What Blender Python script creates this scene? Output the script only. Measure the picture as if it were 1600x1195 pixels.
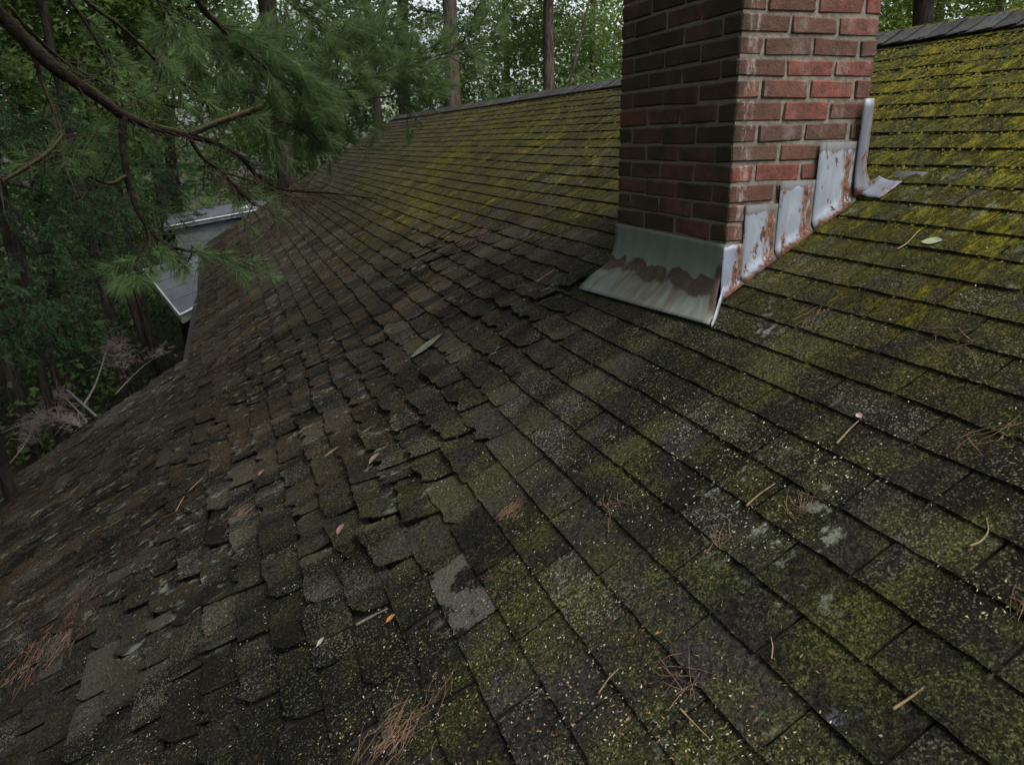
import bpy, math, random
import numpy as np
from mathutils import Vector, Matrix, noise as mnoise

random.seed(7)
rng = np.random.default_rng(11)
R = math.radians
sc = bpy.context.scene
for o in list(bpy.data.objects):
    bpy.data.objects.remove(o, do_unlink=True)

# ------------------------------------------------------------------ camera
F_PX, PITCH, ROLL, AZ = 1106.2, 0.33117, -0.02425, -0.36174


def cam_rows():
    cp, sp = math.cos(PITCH), math.sin(PITCH)
    fwd = np.array([0, cp, -sp]); up = np.array([0, sp, cp]); right = np.array([1., 0, 0])
    c, s = math.cos(ROLL), math.sin(ROLL)
    m = np.array([c * right + s * up, -s * right + c * up, fwd])
    u = np.array([math.sin(AZ), math.cos(AZ), 0]); v = np.array([math.cos(AZ), -math.sin(AZ), 0])
    w = np.array([v, u, [0, 0, 1.]])
    return m @ w.T


CM = cam_rows()                       # world -> (right, up, forward); X upslope, Y along the ridge, Z up, eye at origin


def ray(x, y):
    return CM.T @ np.array([(x - 800) / F_PX, -(y - 597.5) / F_PX, 1.0])


def at(x, y, d):                      # point at distance d on the sight line of a photo pixel
    r = ray(x, y)
    return r / np.linalg.norm(r) * d


def proj(P):
    c = np.asarray(P) @ CM.T
    return 800 + F_PX * c[..., 0] / c[..., 2], 597.5 - F_PX * c[..., 1] / c[..., 2], c[..., 2]


cam = bpy.data.cameras.new('camera')
cam.sensor_width = 36.0
cam.lens = 36.0 * F_PX / 1600.0
cam.clip_start = 0.05
cam.clip_end = 600
co = bpy.data.objects.new('camera', cam)
sc.collection.objects.link(co)
rx, upv, fw = CM
co.matrix_world = Matrix(((rx[0], upv[0], -fw[0], 0), (rx[1], upv[1], -fw[1], 0), (rx[2], upv[2], -fw[2], 0), (0, 0, 0, 1)))
sc.camera = co

# ------------------------------------------------------------------ light: overcast sky, weak soft sun behind the camera
SUN_EL, SUN_DIR = R(58), Vector((0.45, -0.89, 0)).normalized()
world = bpy.data.worlds.new('World')
sc.world = world
world.use_nodes = True
wn, wl = world.node_tree.nodes, world.node_tree.links
bg = wn['Background']
sky = wn.new('ShaderNodeTexSky')
sky.sky_type = 'NISHITA'
sky.sun_disc = False
sky.sun_elevation = SUN_EL
sky.sun_rotation = math.atan2(SUN_DIR.x, SUN_DIR.y)
sky.dust_density = 4.0
sky.air_density = 1.0
hs = wn.new('ShaderNodeHueSaturation')
hs.inputs['Saturation'].default_value = 0.35
wl.new(sky.outputs[0], hs.inputs['Color'])
wl.new(hs.outputs[0], bg.inputs['Color'])
bg.inputs['Strength'].default_value = 0.15
sun = bpy.data.lights.new('sun', 'SUN')
sun.energy = 0.9
sun.angle = R(24)
sun.color = (1.0, 0.97, 0.93)
so = bpy.data.objects.new('sun', sun)
sc.collection.objects.link(so)
sd = Vector((SUN_DIR.x * math.cos(SUN_EL), SUN_DIR.y * math.cos(SUN_EL), math.sin(SUN_EL)))
so.rotation_euler = sd.to_track_quat('Z', 'Y').to_euler()
so.location = sd * 40
sc.view_settings.view_transform = 'Standard'
sc.view_settings.look = 'None'
sc.view_settings.gamma = 1
sc.view_settings.use_curve_mapping = False
sc.view_settings.exposure = 0.95
sc.cycles.max_bounces = 6
sc.cycles.transparent_max_bounces = 4
sc.cycles.use_denoising = True


# ------------------------------------------------------------------ helpers
def mesh(name, verts, faces, mats=(), smooth=False, uv=None):
    me = bpy.data.meshes.new(name)
    verts = np.asarray(verts, dtype=np.float32).reshape(-1, 3)
    if isinstance(faces, np.ndarray):
        k = faces.shape[1]
        n = len(faces)
        me.vertices.add(len(verts)); me.vertices.foreach_set('co', verts.ravel())
        me.loops.add(n * k); me.loops.foreach_set('vertex_index', faces.astype(np.int32).ravel())
        me.polygons.add(n); me.polygons.foreach_set('loop_start', np.arange(0, n * k, k, dtype=np.int32))
        me.update(calc_edges=True)
    else:
        me.from_pydata([tuple(map(float, v)) for v in verts], [], faces)
        me.update()
    if smooth:
        me.polygons.foreach_set('use_smooth', np.ones(len(me.polygons), dtype=bool))
    for m in mats:
        me.materials.append(m)
    if uv is not None:
        l = me.uv_layers.new(name='UVMap')
        li = np.empty(len(me.loops), dtype=np.int32); me.loops.foreach_get('vertex_index', li)
        l.data.foreach_set('uv', np.asarray(uv, dtype=np.float32)[li].ravel())
    return me


def link(name, me, parent=None, mat4=None):
    o = bpy.data.objects.new(name, me)
    sc.collection.objects.link(o)
    o.parent = parent
    if mat4 is not None:
        o.matrix_basis = mat4
    return o


def tag(o, label=None, cat=None, group=None, kind=None):
    if label: o['label'] = label
    if cat: o['category'] = cat
    if group: o['group'] = group
    if kind: o['kind'] = kind
    return o


def empty(name, loc=(0, 0, 0)):
    o = bpy.data.objects.new(name, None)
    o.empty_display_size = 0.1
    sc.collection.objects.link(o)
    o.location = Vector([float(a) for a in loc])
    return o


class MB:
    """collects quads / tris / tubes into one mesh"""
    def __init__(s): s.v = []; s.f = []

    def add(s, v, f):
        b = len(s.v); s.v += [tuple(map(float, p)) for p in v]; s.f += [tuple(i + b for i in q) for q in f]

    def box(s, lo, hi):
        x0, y0, z0 = lo; x1, y1, z1 = hi
        s.add([(x0, y0, z0), (x1, y0, z0), (x1, y1, z0), (x0, y1, z0), (x0, y0, z1), (x1, y0, z1), (x1, y1, z1), (x0, y1, z1)],
              [(0, 3, 2, 1), (4, 5, 6, 7), (0, 1, 5, 4), (1, 2, 6, 5), (2, 3, 7, 6), (3, 0, 4, 7)])

    def tube(s, pts, radii, n=8, cap=True, rough=0.0):
        pts = [Vector([float(a) for a in p]) for p in pts]
        b = len(s.v); up = Vector((0.31, 0.17, 0.93)).normalized()
        for i, p in enumerate(pts):
            t = (pts[min(i + 1, len(pts) - 1)] - pts[max(i - 1, 0)])
            t = t.normalized() if t.length > 1e-9 else Vector((0, 0, 1))
            a = t.cross(up)
            a = a.normalized() if a.length > 1e-4 else t.orthogonal().normalized()
            c = t.cross(a)
            for k in range(n):
                th = 2 * math.pi * k / n
                r = radii[i] * (1 + rough * random.uniform(-1, 1))
                s.v.append(tuple(p + (a * math.cos(th) + c * math.sin(th)) * r))
        for i in range(len(pts) - 1):
            for k in range(n):
                k2 = (k + 1) % n
                s.f.append((b + i * n + k, b + i * n + k2, b + (i + 1) * n + k2, b + (i + 1) * n + k))
        if cap:
            s.f.append(tuple(b + k for k in range(n))[::-1])
            s.f.append(tuple(b + (len(pts) - 1) * n + k for k in range(n)))

    def mesh(s, name, *m, smooth=False): return mesh(name, s.v, s.f, m, smooth)

    def build(s, name, m, parent=None, smooth=False, origin=None):
        if origin is not None:
            ox = np.array(origin); s.v = [tuple(np.array(p) - ox) for p in s.v]
        return link(name, s.mesh(name, m, smooth=smooth), parent)


def spline(pts, n=6):
    """Catmull-Rom through rows of any width"""
    P = np.asarray(pts, float)
    out = []
    for i in range(len(P) - 1):
        p0, p1, p2, p3 = P[max(i - 1, 0)], P[i], P[i + 1], P[min(i + 2, len(P) - 1)]
        for k in range(n):
            t = k / n
            out.append(0.5 * ((2 * p1) + (-p0 + p2) * t + (2 * p0 - 5 * p1 + 4 * p2 - p3) * t * t + (-p0 + 3 * p1 - 3 * p2 + p3) * t ** 3))
    out.append(P[-1])
    return np.array(out)


# ------------------------------------------------------------------ materials
class NT:
    """tiny wrapper for node trees"""
    def __init__(s, name):
        s.m = bpy.data.materials.new(name); s.m.use_nodes = True
        s.t = s.m.node_tree; s.n = s.t.nodes; s.b = s.n['Principled BSDF']; s.out = s.n['Material Output']

    def L(s, a, b): s.t.links.new(a, b)

    def node(s, typ, **kw):
        n = s.n.new('ShaderNode' + typ)
        for k, v in kw.items(): setattr(n, k, v)
        return n

    def inp(s, n, key, v):
        if hasattr(v, 'is_output') or isinstance(v, bpy.types.NodeSocket): s.L(v, n.inputs[key])
        elif v is not None: n.inputs[key].default_value = v

    def pos(s): return s.node('NewGeometry').outputs['Position']

    def scale(s, vec, sx, sy, sz):
        n = s.node('VectorMath', operation='MULTIPLY'); s.L(vec, n.inputs[0]); n.inputs[1].default_value = (sx, sy, sz); return n.outputs[0]

    def noise(s, vec, sc_, det=3, rough=0.55, dist=0.0):
        n = s.node('TexNoise'); s.inp(n, 'Vector', vec); n.inputs['Scale'].default_value = sc_; n.inputs['Detail'].default_value = det
        n.inputs['Roughness'].default_value = rough; n.inputs['Distortion'].default_value = dist; return n.outputs['Fac']

    def vor(s, vec, sc_, feat='F1', out='Distance'):
        n = s.node('TexVoronoi', feature=feat); s.inp(n, 'Vector', vec); n.inputs['Scale'].default_value = sc_; return n.outputs[out]

    def math(s, op, a, b=0.0, c=None, clamp=False):
        n = s.node('Math', operation=op, use_clamp=clamp); s.inp(n, 0, a); s.inp(n, 1, b)
        if c is not None: s.inp(n, 2, c)
        return n.outputs[0]

    def step(s, v, a, b, lo=0.0, hi=1.0):
        n = s.node('MapRange', interpolation_type='SMOOTHSTEP'); s.inp(n, 'Value', v)
        n.inputs['From Min'].default_value = a; n.inputs['From Max'].default_value = b
        n.inputs['To Min'].default_value = lo; n.inputs['To Max'].default_value = hi; return n.outputs[0]

    def mix(s, fac, a, b, blend='MIX'):
        n = s.node('Mix', data_type='RGBA', blend_type=blend)
        s.inp(n, 0, fac)
        for i, v in ((6, a), (7, b)):
            if isinstance(v, bpy.types.NodeSocket): s.L(v, n.inputs[i])
            else: n.inputs[i].default_value = (*v, 1)
        return n.outputs[2]

    def bump(s, h, strength, dist, prev=None):
        n = s.node('Bump'); s.L(h, n.inputs['Height']); n.inputs['Strength'].default_value = strength; n.inputs['Distance'].default_value = dist
        if prev is not None: s.L(prev, n.inputs['Normal'])
        return n.outputs[0]

    def done(s, col, rough=0.9, normal=None, spec=0.25, metal=None):
        s.inp(s.b, 'Base Color', col if isinstance(col, bpy.types.NodeSocket) else (*col, 1))
        s.inp(s.b, 'Roughness', rough); s.inp(s.b, 'Specular IOR Level', spec)
        if metal is not None: s.inp(s.b, 'Metallic', metal)
        if normal is not None: s.L(normal, s.b.inputs['Normal'])
        return s.m

    def sep(s, vec):
        n = s.node('SeparateXYZ'); s.L(vec, n.inputs[0]); return n.outputs


def piece_random(t):
    """random number of a piece: its own object, or the 'rnd' attribute where pieces are joined"""
    a = t.node('Attribute', attribute_name='rnd').outputs['Fac']
    o = t.node('ObjectInfo').outputs['Random']
    return t.math('FRACT', t.math('ADD', a, o))


def mat_shingle(name='weathered_shingle', moss_gain=1.0, bare=0.0, tone=1.0, worn=0.0):
    t = NT(name); p = t.pos(); x, y, z = t.sep(p)
    rnd = piece_random(t)
    r2 = t.math('FRACT', t.math('MULTIPLY', rnd, 17.31))
    r3 = t.math('FRACT', t.math('MULTIPLY', rnd, 53.7))
    g1 = t.noise(p, 190, 2, 0.7); g2 = t.noise(p, 75, 3, 0.65)
    vc = t.node('TexVoronoi', feature='F1'); t.L(p, vc.inputs['Vector']); vc.inputs['Scale'].default_value = 250
    gran = t.sep(vc.outputs['Color'])[0]; gran2 = t.sep(vc.outputs['Color'])[1]
    col = t.mix(t.step(g2, 0.35, 0.68), (0.010, 0.010, 0.0095), (0.036, 0.034, 0.030))
    # pale granules still showing
    patch = t.step(t.noise(p, 6, 4), 0.36, 0.66)
    pale = t.math('MULTIPLY', t.step(gran, 0.70, 0.97), t.math('MULTIPLY', t.math('MULTIPLY_ADD', patch, 0.95, 0.03), t.step(r2, 0.05, 0.85, 0.12, 0.85)))
    col = t.mix(pale, col, (0.20, 0.192, 0.165))
    # tab to tab tone
    tone_v = t.math('MULTIPLY_ADD', rnd, 0.85, 0.50)
    hv = t.node('HueSaturation'); t.L(col, hv.inputs['Color']); t.L(t.math('MULTIPLY', tone_v, tone), hv.inputs['Value']); col = hv.outputs[0]
    col = t.mix(t.math('MULTIPLY', t.math('MULTIPLY', t.step(r3, 0.62, 0.9), t.step(y, 1.5, 2.6)), t.step(gran2, 0.15, 0.6, 0.15, 0.55)), col, (0.105, 0.098, 0.074))
    # algae film, all over, thin
    alg = t.math('MULTIPLY', t.step(t.noise(p, 5.5, 5, 0.65), 0.36, 0.62), t.step(g2, 0.22, 0.6))
    alg = t.math('MULTIPLY', alg, t.math('MULTIPLY', t.step(y, 4.2, 1.4, 0.30, 1.0), t.step(x, -1.2, 0.9, 0.25, 1.0)))
    algc = t.mix(t.step(t.noise(p, 3.1, 3), 0.4, 0.65), (0.027, 0.032, 0.008), (0.053, 0.056, 0.011))
    algc = t.mix(t.step(gran, 0.55, 0.95), t.mix(t.step(gran2, 0.0, 0.6), (0.010, 0.012, 0.004), algc), (0.115, 0.120, 0.045))
    olive = t.math('MULTIPLY', t.math('MULTIPLY', t.step(x, 1.0, 1.9), t.step(y, 3.0, 1.9)), t.step(t.noise(p, 9, 5, 0.65), 0.30, 0.60))
    algc = t.mix(olive, algc, t.mix(t.step(gran, 0.3, 0.95), (0.042, 0.043, 0.009), (0.120, 0.115, 0.022)))
    alg = t.math('MAXIMUM', alg, t.math('MULTIPLY', olive, 0.8))
    col = t.mix(t.math('MULTIPLY', alg, 0.85 * moss_gain), col, algc)
    # near-black damp stains running down the slope
    stn = t.noise(t.scale(p, 0.55, 1.5, 0.55), 1.5, 5, 0.6, 0.4)
    stn = t.math('ADD', stn, t.math('MULTIPLY', t.step(y, 2.0, 3.0), t.step(x, 0.35, -0.1, 0, 0.05)))
    stn = t.math('MULTIPLY', t.step(stn, 0.45, 0.57), t.step(x, 2.1, 1.2, 0.1, 0.88))
    col = t.mix(t.math('MULTIPLY', stn, t.step(gran, 0.98, 0.76)), col, (0.0065, 0.0065, 0.0058))
    # brown organic dirt down the left, in slope-wise streaks
    streak = t.noise(t.scale(p, 1.1, 5.5, 1.1), 1.6, 5, 0.65)
    dirt = t.math('MULTIPLY', t.step(streak, 0.42, 0.62), t.step(y, 1.8, 4.5, 0.15, 1.0))
    col = t.mix(t.math('MULTIPLY', dirt, 0.75), col, t.mix(t.step(gran, 0.4, 0.95), (0.030, 0.022, 0.012), (0.105, 0.075, 0.040)))
    # moss: yellow green, thickest below the ridge
    up = t.step(t.math('ADD', x, t.step(y, 3.2, 6.5, 0.0, 0.75)), 0.75, 2.7, 0.0, 1.0)
    near = t.math('MULTIPLY', t.step(y, 14.0, 6, 0.70, 1.0), t.step(y, 2.8, 4.2, 1.0, 0.70))
    m1 = t.noise(t.scale(p, 0.55, 2.2, 0.55), 5.0, 7, 0.72, 0.5)
    ms = t.noise(t.scale(p, 0.9, 7.0, 0.9), 2.6, 6, 0.75, 0.3)
    fard = t.step(y, 2.9, 4.2)
    ms = t.math('MULTIPLY_ADD', t.math('SUBTRACT', ms, 0.5), 1.7, 0.52)
    m1 = t.math('ADD', t.math('MULTIPLY', m1, t.math('MULTIPLY_ADD', fard, -0.75, 1.0)), t.math('MULTIPLY', ms, t.math('MULTIPLY', fard, 0.75)))
    m2 = t.noise(t.scale(p, 0.5, 1.6, 0.5), 0.9, 3, 0.5)
    cover = t.math('MULTIPLY', up, near)
    cover = t.math('MULTIPLY_ADD', t.math('SUBTRACT', m2, 0.5), 0.75, cover)
    thr = t.math('SUBTRACT', t.step(y, 2.9, 4.0, 0.82, 0.79), t.math('MULTIPLY', cover, 0.50))
    mm = t.math('SUBTRACT', t.math('ADD', m1, t.math('MULTIPLY', t.math('SUBTRACT', g2, 0.5), 0.22)), thr)
    gap = t.step(t.noise(t.scale(p, .55, 1.5, .55), 15, 6, 0.75, .4), 0.41, 0.53, 0.12, 1.0)
    moss = t.math('MULTIPLY', t.math('MULTIPLY', t.step(mm, -0.07, 0.11), gap), moss_gain)
    mc = t.mix(t.step(t.noise(t.scale(p, .7, 1.3, 1), 30, 6, 0.75), 0.36, 0.66), (0.048, 0.047, 0.008), (0.215, 0.185, 0.017))
    mc = t.mix(t.step(t.noise(p, 2.2, 3), 0.42, 0.62), mc, (0.070, 0.078, 0.020))
    mc = t.mix(t.math('MULTIPLY', fard, t.step(t.noise(p, 1.6, 3), 0.40, 0.58, 0.75, 0.05)), mc, (0.064, 0.057, 0.020))
    mc = t.mix(t.step(y, 7.0, 13.0, 0, 0.7), mc, (0.072, 0.072, 0.042))
    col = t.mix(moss, col, mc)
    # pale grey-green lichen scabs
    li = t.math('MULTIPLY', t.step(t.noise(t.scale(p, .8, 1.3, 1), 14, 5, 0.7), 0.56, 0.66), t.step(t.math('ADD', t.noise(p, 1.7, 2), t.math('MULTIPLY', t.step(y, 2.2, 3.2), t.step(x, 0.9, 0.4, 0, .10))), 0.54, 0.64))
    col = t.mix(t.math('MULTIPLY', li, 0.8), col, (0.18, 0.20, 0.155))
    # patches rubbed bare to the blue-grey mat
    ba = t.math('MULTIPLY', t.step(t.noise(p, 3.3, 5, 0.65), 0.66, 0.70), t.step(gran2, 0.1, 0.5))
    ba = t.math('MAXIMUM', ba, t.math('MULTIPLY', bare, t.step(t.noise(p, 9, 5, 0.65), 0.46, 0.56)))
    col = t.mix(t.math('MULTIPLY', ba, 0.85), col, t.mix(gran, (0.030, 0.030, 0.035), (0.115, 0.115, 0.130)))
    if worn:
        wm = t.math('MULTIPLY', t.step(t.noise(p, 11, 5, 0.65), 0.44, 0.50), worn)
        col = t.mix(wm, col, t.mix(t.step(t.noise(p, 130, 4, 0.7), 0.3, 0.7), (0.055, 0.050, 0.041), (0.115, 0.107, 0.090)))
    h = t.math('ADD', t.math('MULTIPLY', g1, 0.6), t.math('MULTIPLY', g2, 0.9))
    h = t.math('ADD', h, t.math('MULTIPLY', moss, t.math('MULTIPLY_ADD', t.noise(p, 60, 4, 0.7), 2.2, 0.8)))
    nrm = t.bump(h, 1.0, 0.008)
    return t.done(col, t.math('MULTIPLY_ADD', ba, -0.10, 0.96), nrm, 0.06)


def mat_simple(name, c1, c2, scale=20, rough=0.85, bump=0.4, dist=0.004, stretch=(1, 1, 1), spec=0.25, var=0.0, det=4):
    t = NT(name); p = t.node('TexCoord').outputs['Object']
    p = t.scale(p, *stretch)
    n = t.noise(p, scale, det, 0.65)
    col = t.mix(t.step(n, 0.3, 0.7), c1, c2)
    if var:
        hv = t.node('HueSaturation'); t.L(col, hv.inputs['Color'])
        t.L(t.math('MULTIPLY_ADD', piece_random(t), 2 * var, 1 - var), hv.inputs['Value']); col = hv.outputs[0]
    return t.done(col, rough, t.bump(n, bump, dist), spec)


def mat_brick():
    t = NT('red_brick'); p = t.pos(); x, y, z = t.sep(p)
    rnd = piece_random(t); r2 = t.math('FRACT', t.math('MULTIPLY', rnd, 23.7))
    n1 = t.noise(p, 28, 5, 0.65); n2 = t.noise(p, 140, 3, 0.6); n3 = t.noise(p, 9, 4, 0.6)
    col = t.mix(t.step(rnd, 0.1, 0.95), (0.100, 0.048, 0.034), (0.200, 0.062, 0.046))
    col = t.mix(t.step(r2, 0.55, 1.0, 0, 0.75), col, (0.085, 0.055, 0.040))
    col = t.mix(t.step(n1, 0.35, 0.7, 0, 0.7), col, (0.060, 0.034, 0.025))
    col = t.mix(t.math('MULTIPLY', t.step(n3, 0.50, 0.68), 0.5), col, (0.045, 0.032, 0.022))
    # white salt bloom, most at the near corner and on the upper edges of some bricks
    corner = t.step(t.math('ABSOLUTE', t.math('SUBTRACT', x, 1.672)), 0.012, 0.028, 1.0, 0.0)
    eff = t.math('MULTIPLY', t.step(t.noise(t.scale(p, 1, 1, 0.35), 55, 4, 0.7), 0.45, 0.62), corner)
    eff2 = t.math('MULTIPLY', t.step(t.noise(t.scale(p, 1, 1, 0.7), 13, 6, 0.7), 0.50, 0.70), t.step(r2, 0.15, 0.5))
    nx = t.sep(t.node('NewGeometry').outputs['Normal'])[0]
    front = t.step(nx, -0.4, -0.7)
    eff = t.math('MULTIPLY', t.math('MAXIMUM', t.math('MULTIPLY', eff, 0.48), t.math('MULTIPLY', eff2, 0.26)), t.math('SUBTRACT', 1.0, t.math('MULTIPLY', front, 0.8)))
    col = t.mix(eff, col, (0.36, 0.33, 0.30))
    # green-brown algae film on the downhill face and beside the corner
    film = t.math('MULTIPLY', front, t.step(n3, 0.25, 0.65, 0.45, 0.92))  # film deepened here, painting the downhill face's shade into the brick colour
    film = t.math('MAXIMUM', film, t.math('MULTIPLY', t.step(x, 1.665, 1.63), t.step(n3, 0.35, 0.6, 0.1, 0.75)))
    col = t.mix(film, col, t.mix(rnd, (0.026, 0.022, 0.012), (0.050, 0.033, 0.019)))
    nrm = t.bump(t.math('ADD', n1, t.math('MULTIPLY', n2, 0.6)), 0.9, 0.006)
    return t.done(col, 0.88, nrm, 0.25)


def mat_mortar():
    t = NT('mortar'); p = t.pos()
    n = t.noise(p, 45, 5, 0.7); n2 = t.noise(p, 7, 3)
    nx = t.sep(t.node('NewGeometry').outputs['Normal'])[0]
    col = t.mix(t.step(n, 0.3, 0.7), (0.105, 0.096, 0.075), (0.225, 0.208, 0.172))
    col = t.mix(t.math('MULTIPLY', t.step(nx, -0.4, -0.7), 0.65), col, (0.150, 0.138, 0.082))
    col = t.mix(t.step(n2, 0.56, 0.72, 0, 0.6), col, (0.10, 0.085, 0.055))
    return t.done(col, 0.95, t.bump(n, 0.8, 0.005), 0.15)


def mat_galv(name, base=(0.25, 0.283, 0.325), rust_amt=1.0, edge=0.12):
    """old galvanised sheet: UV u across, v up; paint and zinc streaks, rust from scratches, dull caulk strip at the top and right"""
    t = NT(name); uv = t.node('UVMap').outputs[0]; u, v, _ = t.sep(uv); p = t.pos()
    st = t.noise(t.scale(p, 26, 26, 6), 1.0, 5, 0.6, .6); n = t.noise(p, 30, 5, 0.65)
    col = t.mix(t.step(st, 0.35, 0.65), base, tuple(min(1, c * 1.28) for c in base))
    wob = t.math('MULTIPLY', t.math('SUBTRACT', t.noise(p, 26, 4, 0.7), 0.5), 0.22)
    vv = t.math('ADD', v, wob); uu = t.math('ADD', u, wob)
    # rust down the right third and along the top break
    r = t.math('MULTIPLY', t.step(uu, 0.58, 0.70), t.step(uu, 0.98, 0.90))
    r = t.math('MULTIPLY', r, t.step(t.noise(t.scale(p, 60, 60, 12), 1.0, 4, 0.7), 0.38, 0.52))
    r2 = t.step(t.noise(t.scale(p, 24, 24, 9), 1.0, 6, 0.7), 0.57, 0.62)
    r3 = t.step(vv, 0.10, 0.03)
    rust = t.math('MULTIPLY', t.math('MAXIMUM', t.math('MAXIMUM', r, r2), r3), rust_amt)
    rc = t.mix(t.step(t.noise(p, 60, 4), 0.35, 0.65), (0.055, 0.022, 0.014), (0.20, 0.085, 0.038))
    col = t.mix(rust, col, rc)
    # bare dull-grey edge
    e = t.math('MAXIMUM', t.step(vv, 1 - edge, 1 - edge + 0.015), t.step(uu, 0.90, 0.915))
    col = t.mix(t.math('MULTIPLY', e, 0.85), col, (0.085, 0.088, 0.080))
    dull = t.math('MAXIMUM', rust, e)
    return t.done(col, t.math('MULTIPLY_ADD', dull, 0.35, 0.45), t.bump(t.math('ADD', n, dull), 0.25, 0.003), 0.4, t.math('MULTIPLY_ADD', dull, -0.18, 0.18))


def mat_apron():
    t = NT('rust_stained_apron'); uv = t.node('UVMap').outputs[0]; u, v, _ = t.sep(uv)     # u metres along, v metres down from the top
    q = t.node('CombineXYZ'); t.L(u, q.inputs[0]); t.L(v, q.inputs[1]); q = q.outputs[0]
    st = t.noise(t.scale(q, 40, 5, 1), 1.0, 5, 0.6)
    col = t.mix(t.step(st, 0.15, 0.85), (0.145, 0.172, 0.152), (0.205, 0.232, 0.212))
    col = t.mix(t.step(v, 0.27, 0.40, 0.0, 0.55), col, (0.25, 0.285, 0.31))
    fine = t.noise(q, 60, 3, 0.7)
    blob = t.noise(t.scale(q, 9.5, 6, 1), 1.0, 5, 0.5)
    v2 = t.math('ADD', v, t.math('MULTIPLY', t.math('SUBTRACT', t.noise(t.scale(q, 7, 1, 1), 1.0, 2, 0.5), 0.5), 0.16))
    band = t.math('MULTIPLY', t.step(v2, 0.095, 0.15), t.step(v2, 0.265, 0.17))
    body = t.step(t.math('ADD', t.math('MULTIPLY', band, 0.42), blob), 0.76, 0.87)
    dv = t.math('SUBTRACT', v, 0.14)
    run = t.math('MULTIPLY', t.step(t.noise(t.scale(q, 15, 2.4, 1), 1.0, 4, 0.55, 0.8), 0.36, 0.66), t.math('MULTIPLY', t.step(dv, 0.02, 0.07), t.step(v, 0.44, 0.26)))
    edge = t.math('MULTIPLY', t.math('MULTIPLY', t.step(u, 0.745, 0.765), t.step(v, 0.06, 0.09)), t.step(v, 0.27, 0.22))
    col = t.mix(t.math('MULTIPLY', run, 0.75), col, (0.085, 0.048, 0.026))
    rc = t.mix(t.step(fine, 0.3, 0.7), (0.024, 0.014, 0.009), (0.066, 0.033, 0.018))
    b = t.math('MAXIMUM', body, edge)
    col = t.mix(t.math('MULTIPLY', b, 0.92), col, rc)
    film = t.math('MULTIPLY', t.step(t.noise(t.scale(q, 20, 3, 1), 1.0, 3, 0.6), 0.45, 0.7), t.step(v, 0.46, 0.3, 0.0, 0.45))
    col = t.mix(film, col, (0.10, 0.10, 0.040))
    rust = t.math('MAXIMUM', b, run)
    return t.done(col, t.math('MULTIPLY_ADD', rust, 0.3, 0.42), t.bump(t.math('ADD', t.noise(q, 40, 3), b), 0.2, 0.003), 0.4, t.math('MULTIPLY_ADD', rust, -0.25, 0.28))


def mat_leaf(name, c1, c2, trans=0.35, rough=0.6):
    t = NT(name); oi = t.node('ObjectInfo').outputs['Random']; p = t.node('TexCoord').outputs['Object']
    n = t.noise(p, 1.1, 3, 0.6)
    a = t.node('Attribute', attribute_name='rnd').outputs['Fac']
    f = t.math('ADD', t.math('MULTIPLY', a, 0.6), t.math('MULTIPLY', n, 0.5))
    col = t.mix(t.step(f, 0.15, 0.9), c1, c2)
    t.done(col, rough, None, 0.2)
    tr = t.node('BsdfTranslucent')
    hv = t.node('HueSaturation'); t.L(col, hv.inputs['Color']); hv.inputs['Value'].default_value = 1.25; hv.inputs['Hue'].default_value = 0.488
    t.L(hv.outputs[0], tr.inputs['Color'])
    mx = t.node('MixShader'); mx.inputs[0].default_value = trans
    t.L(t.b.outputs[0], mx.inputs[1]); t.L(tr.outputs[0], mx.inputs[2]); t.L(mx.outputs[0], t.out.inputs['Surface'])
    return t.m


def mat_bark(name, c1, c2, moss=0.0):
    t = NT(name); p = t.node('TexCoord').outputs['Object']
    n = t.noise(t.scale(p, 9, 9, 1.7) if not moss else t.scale(p, 22, 22, 22), 1.6, 6, 0.7, 0.6); n2 = t.noise(p, 40 if not moss else 90, 4, 0.7)
    col = t.mix(t.step(n, 0.35, 0.65), c1, c2)
    if moss:
        nz = t.sep(t.node('NewGeometry').outputs['Normal'])[2]
        col = t.mix(t.math('MULTIPLY', t.step(t.math('ADD', nz, t.math('MULTIPLY', t.math('SUBTRACT', n2, 0.5), 1.4)), 0.2, 0.8), moss), col, (0.085, 0.085, 0.030))
    return t.done(col, 0.95, t.bump(t.math('ADD', n, t.math('MULTIPLY', n2, 0.4)), 0.9, 0.03 if not moss else 0.008), 0.1)


M_SH = mat_shingle()
M_SH_PALE = mat_shingle('pale_worn_shingle', 0.3, 0.0, 1.2, 0.95)
M_SH_BARE = mat_shingle('bare_blue_grey_shingle', 0.6, 0.75, 1.0)
M_RIDGE = mat_simple('ridge_cap_shingle', (0.028, 0.030, 0.030), (0.066, 0.068, 0.060), 45, 0.92, 0.8, 0.004, var=0.3)
M_DECK = mat_simple('tar_paper_deck', (0.018, 0.017, 0.015), (0.035, 0.033, 0.028), 30, 0.95)
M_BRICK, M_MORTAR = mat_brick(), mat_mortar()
M_GALV = mat_galv('galvanised_flashing')
M_APRON = mat_apron()
M_MOSS = mat_simple('moss_cushion', (0.045, 0.046, 0.008), (0.135, 0.120, 0.014), 14, 0.95, 0.6, 0.004)
M_PAINT = mat_simple('grey_painted_metal', (0.062, 0.070, 0.084), (0.125, 0.136, 0.158), 6, 0.6, 0.1, 0.002, (1, 6, 1), 0.4)
M_SIDING = mat_simple('blue_grey_siding', (0.075, 0.090, 0.090), (0.105, 0.122, 0.122), 8, 0.8, 0.2, 0.003)
M_TRIM = mat_simple('weathered_trim_board', (0.10, 0.11, 0.10), (0.16, 0.17, 0.16), 10, 0.85, 0.3, 0.003)
M_WHITE = mat_simple('white_cap_paint', (0.45, 0.45, 0.44), (0.6, 0.6, 0.58), 10, 0.5)
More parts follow.
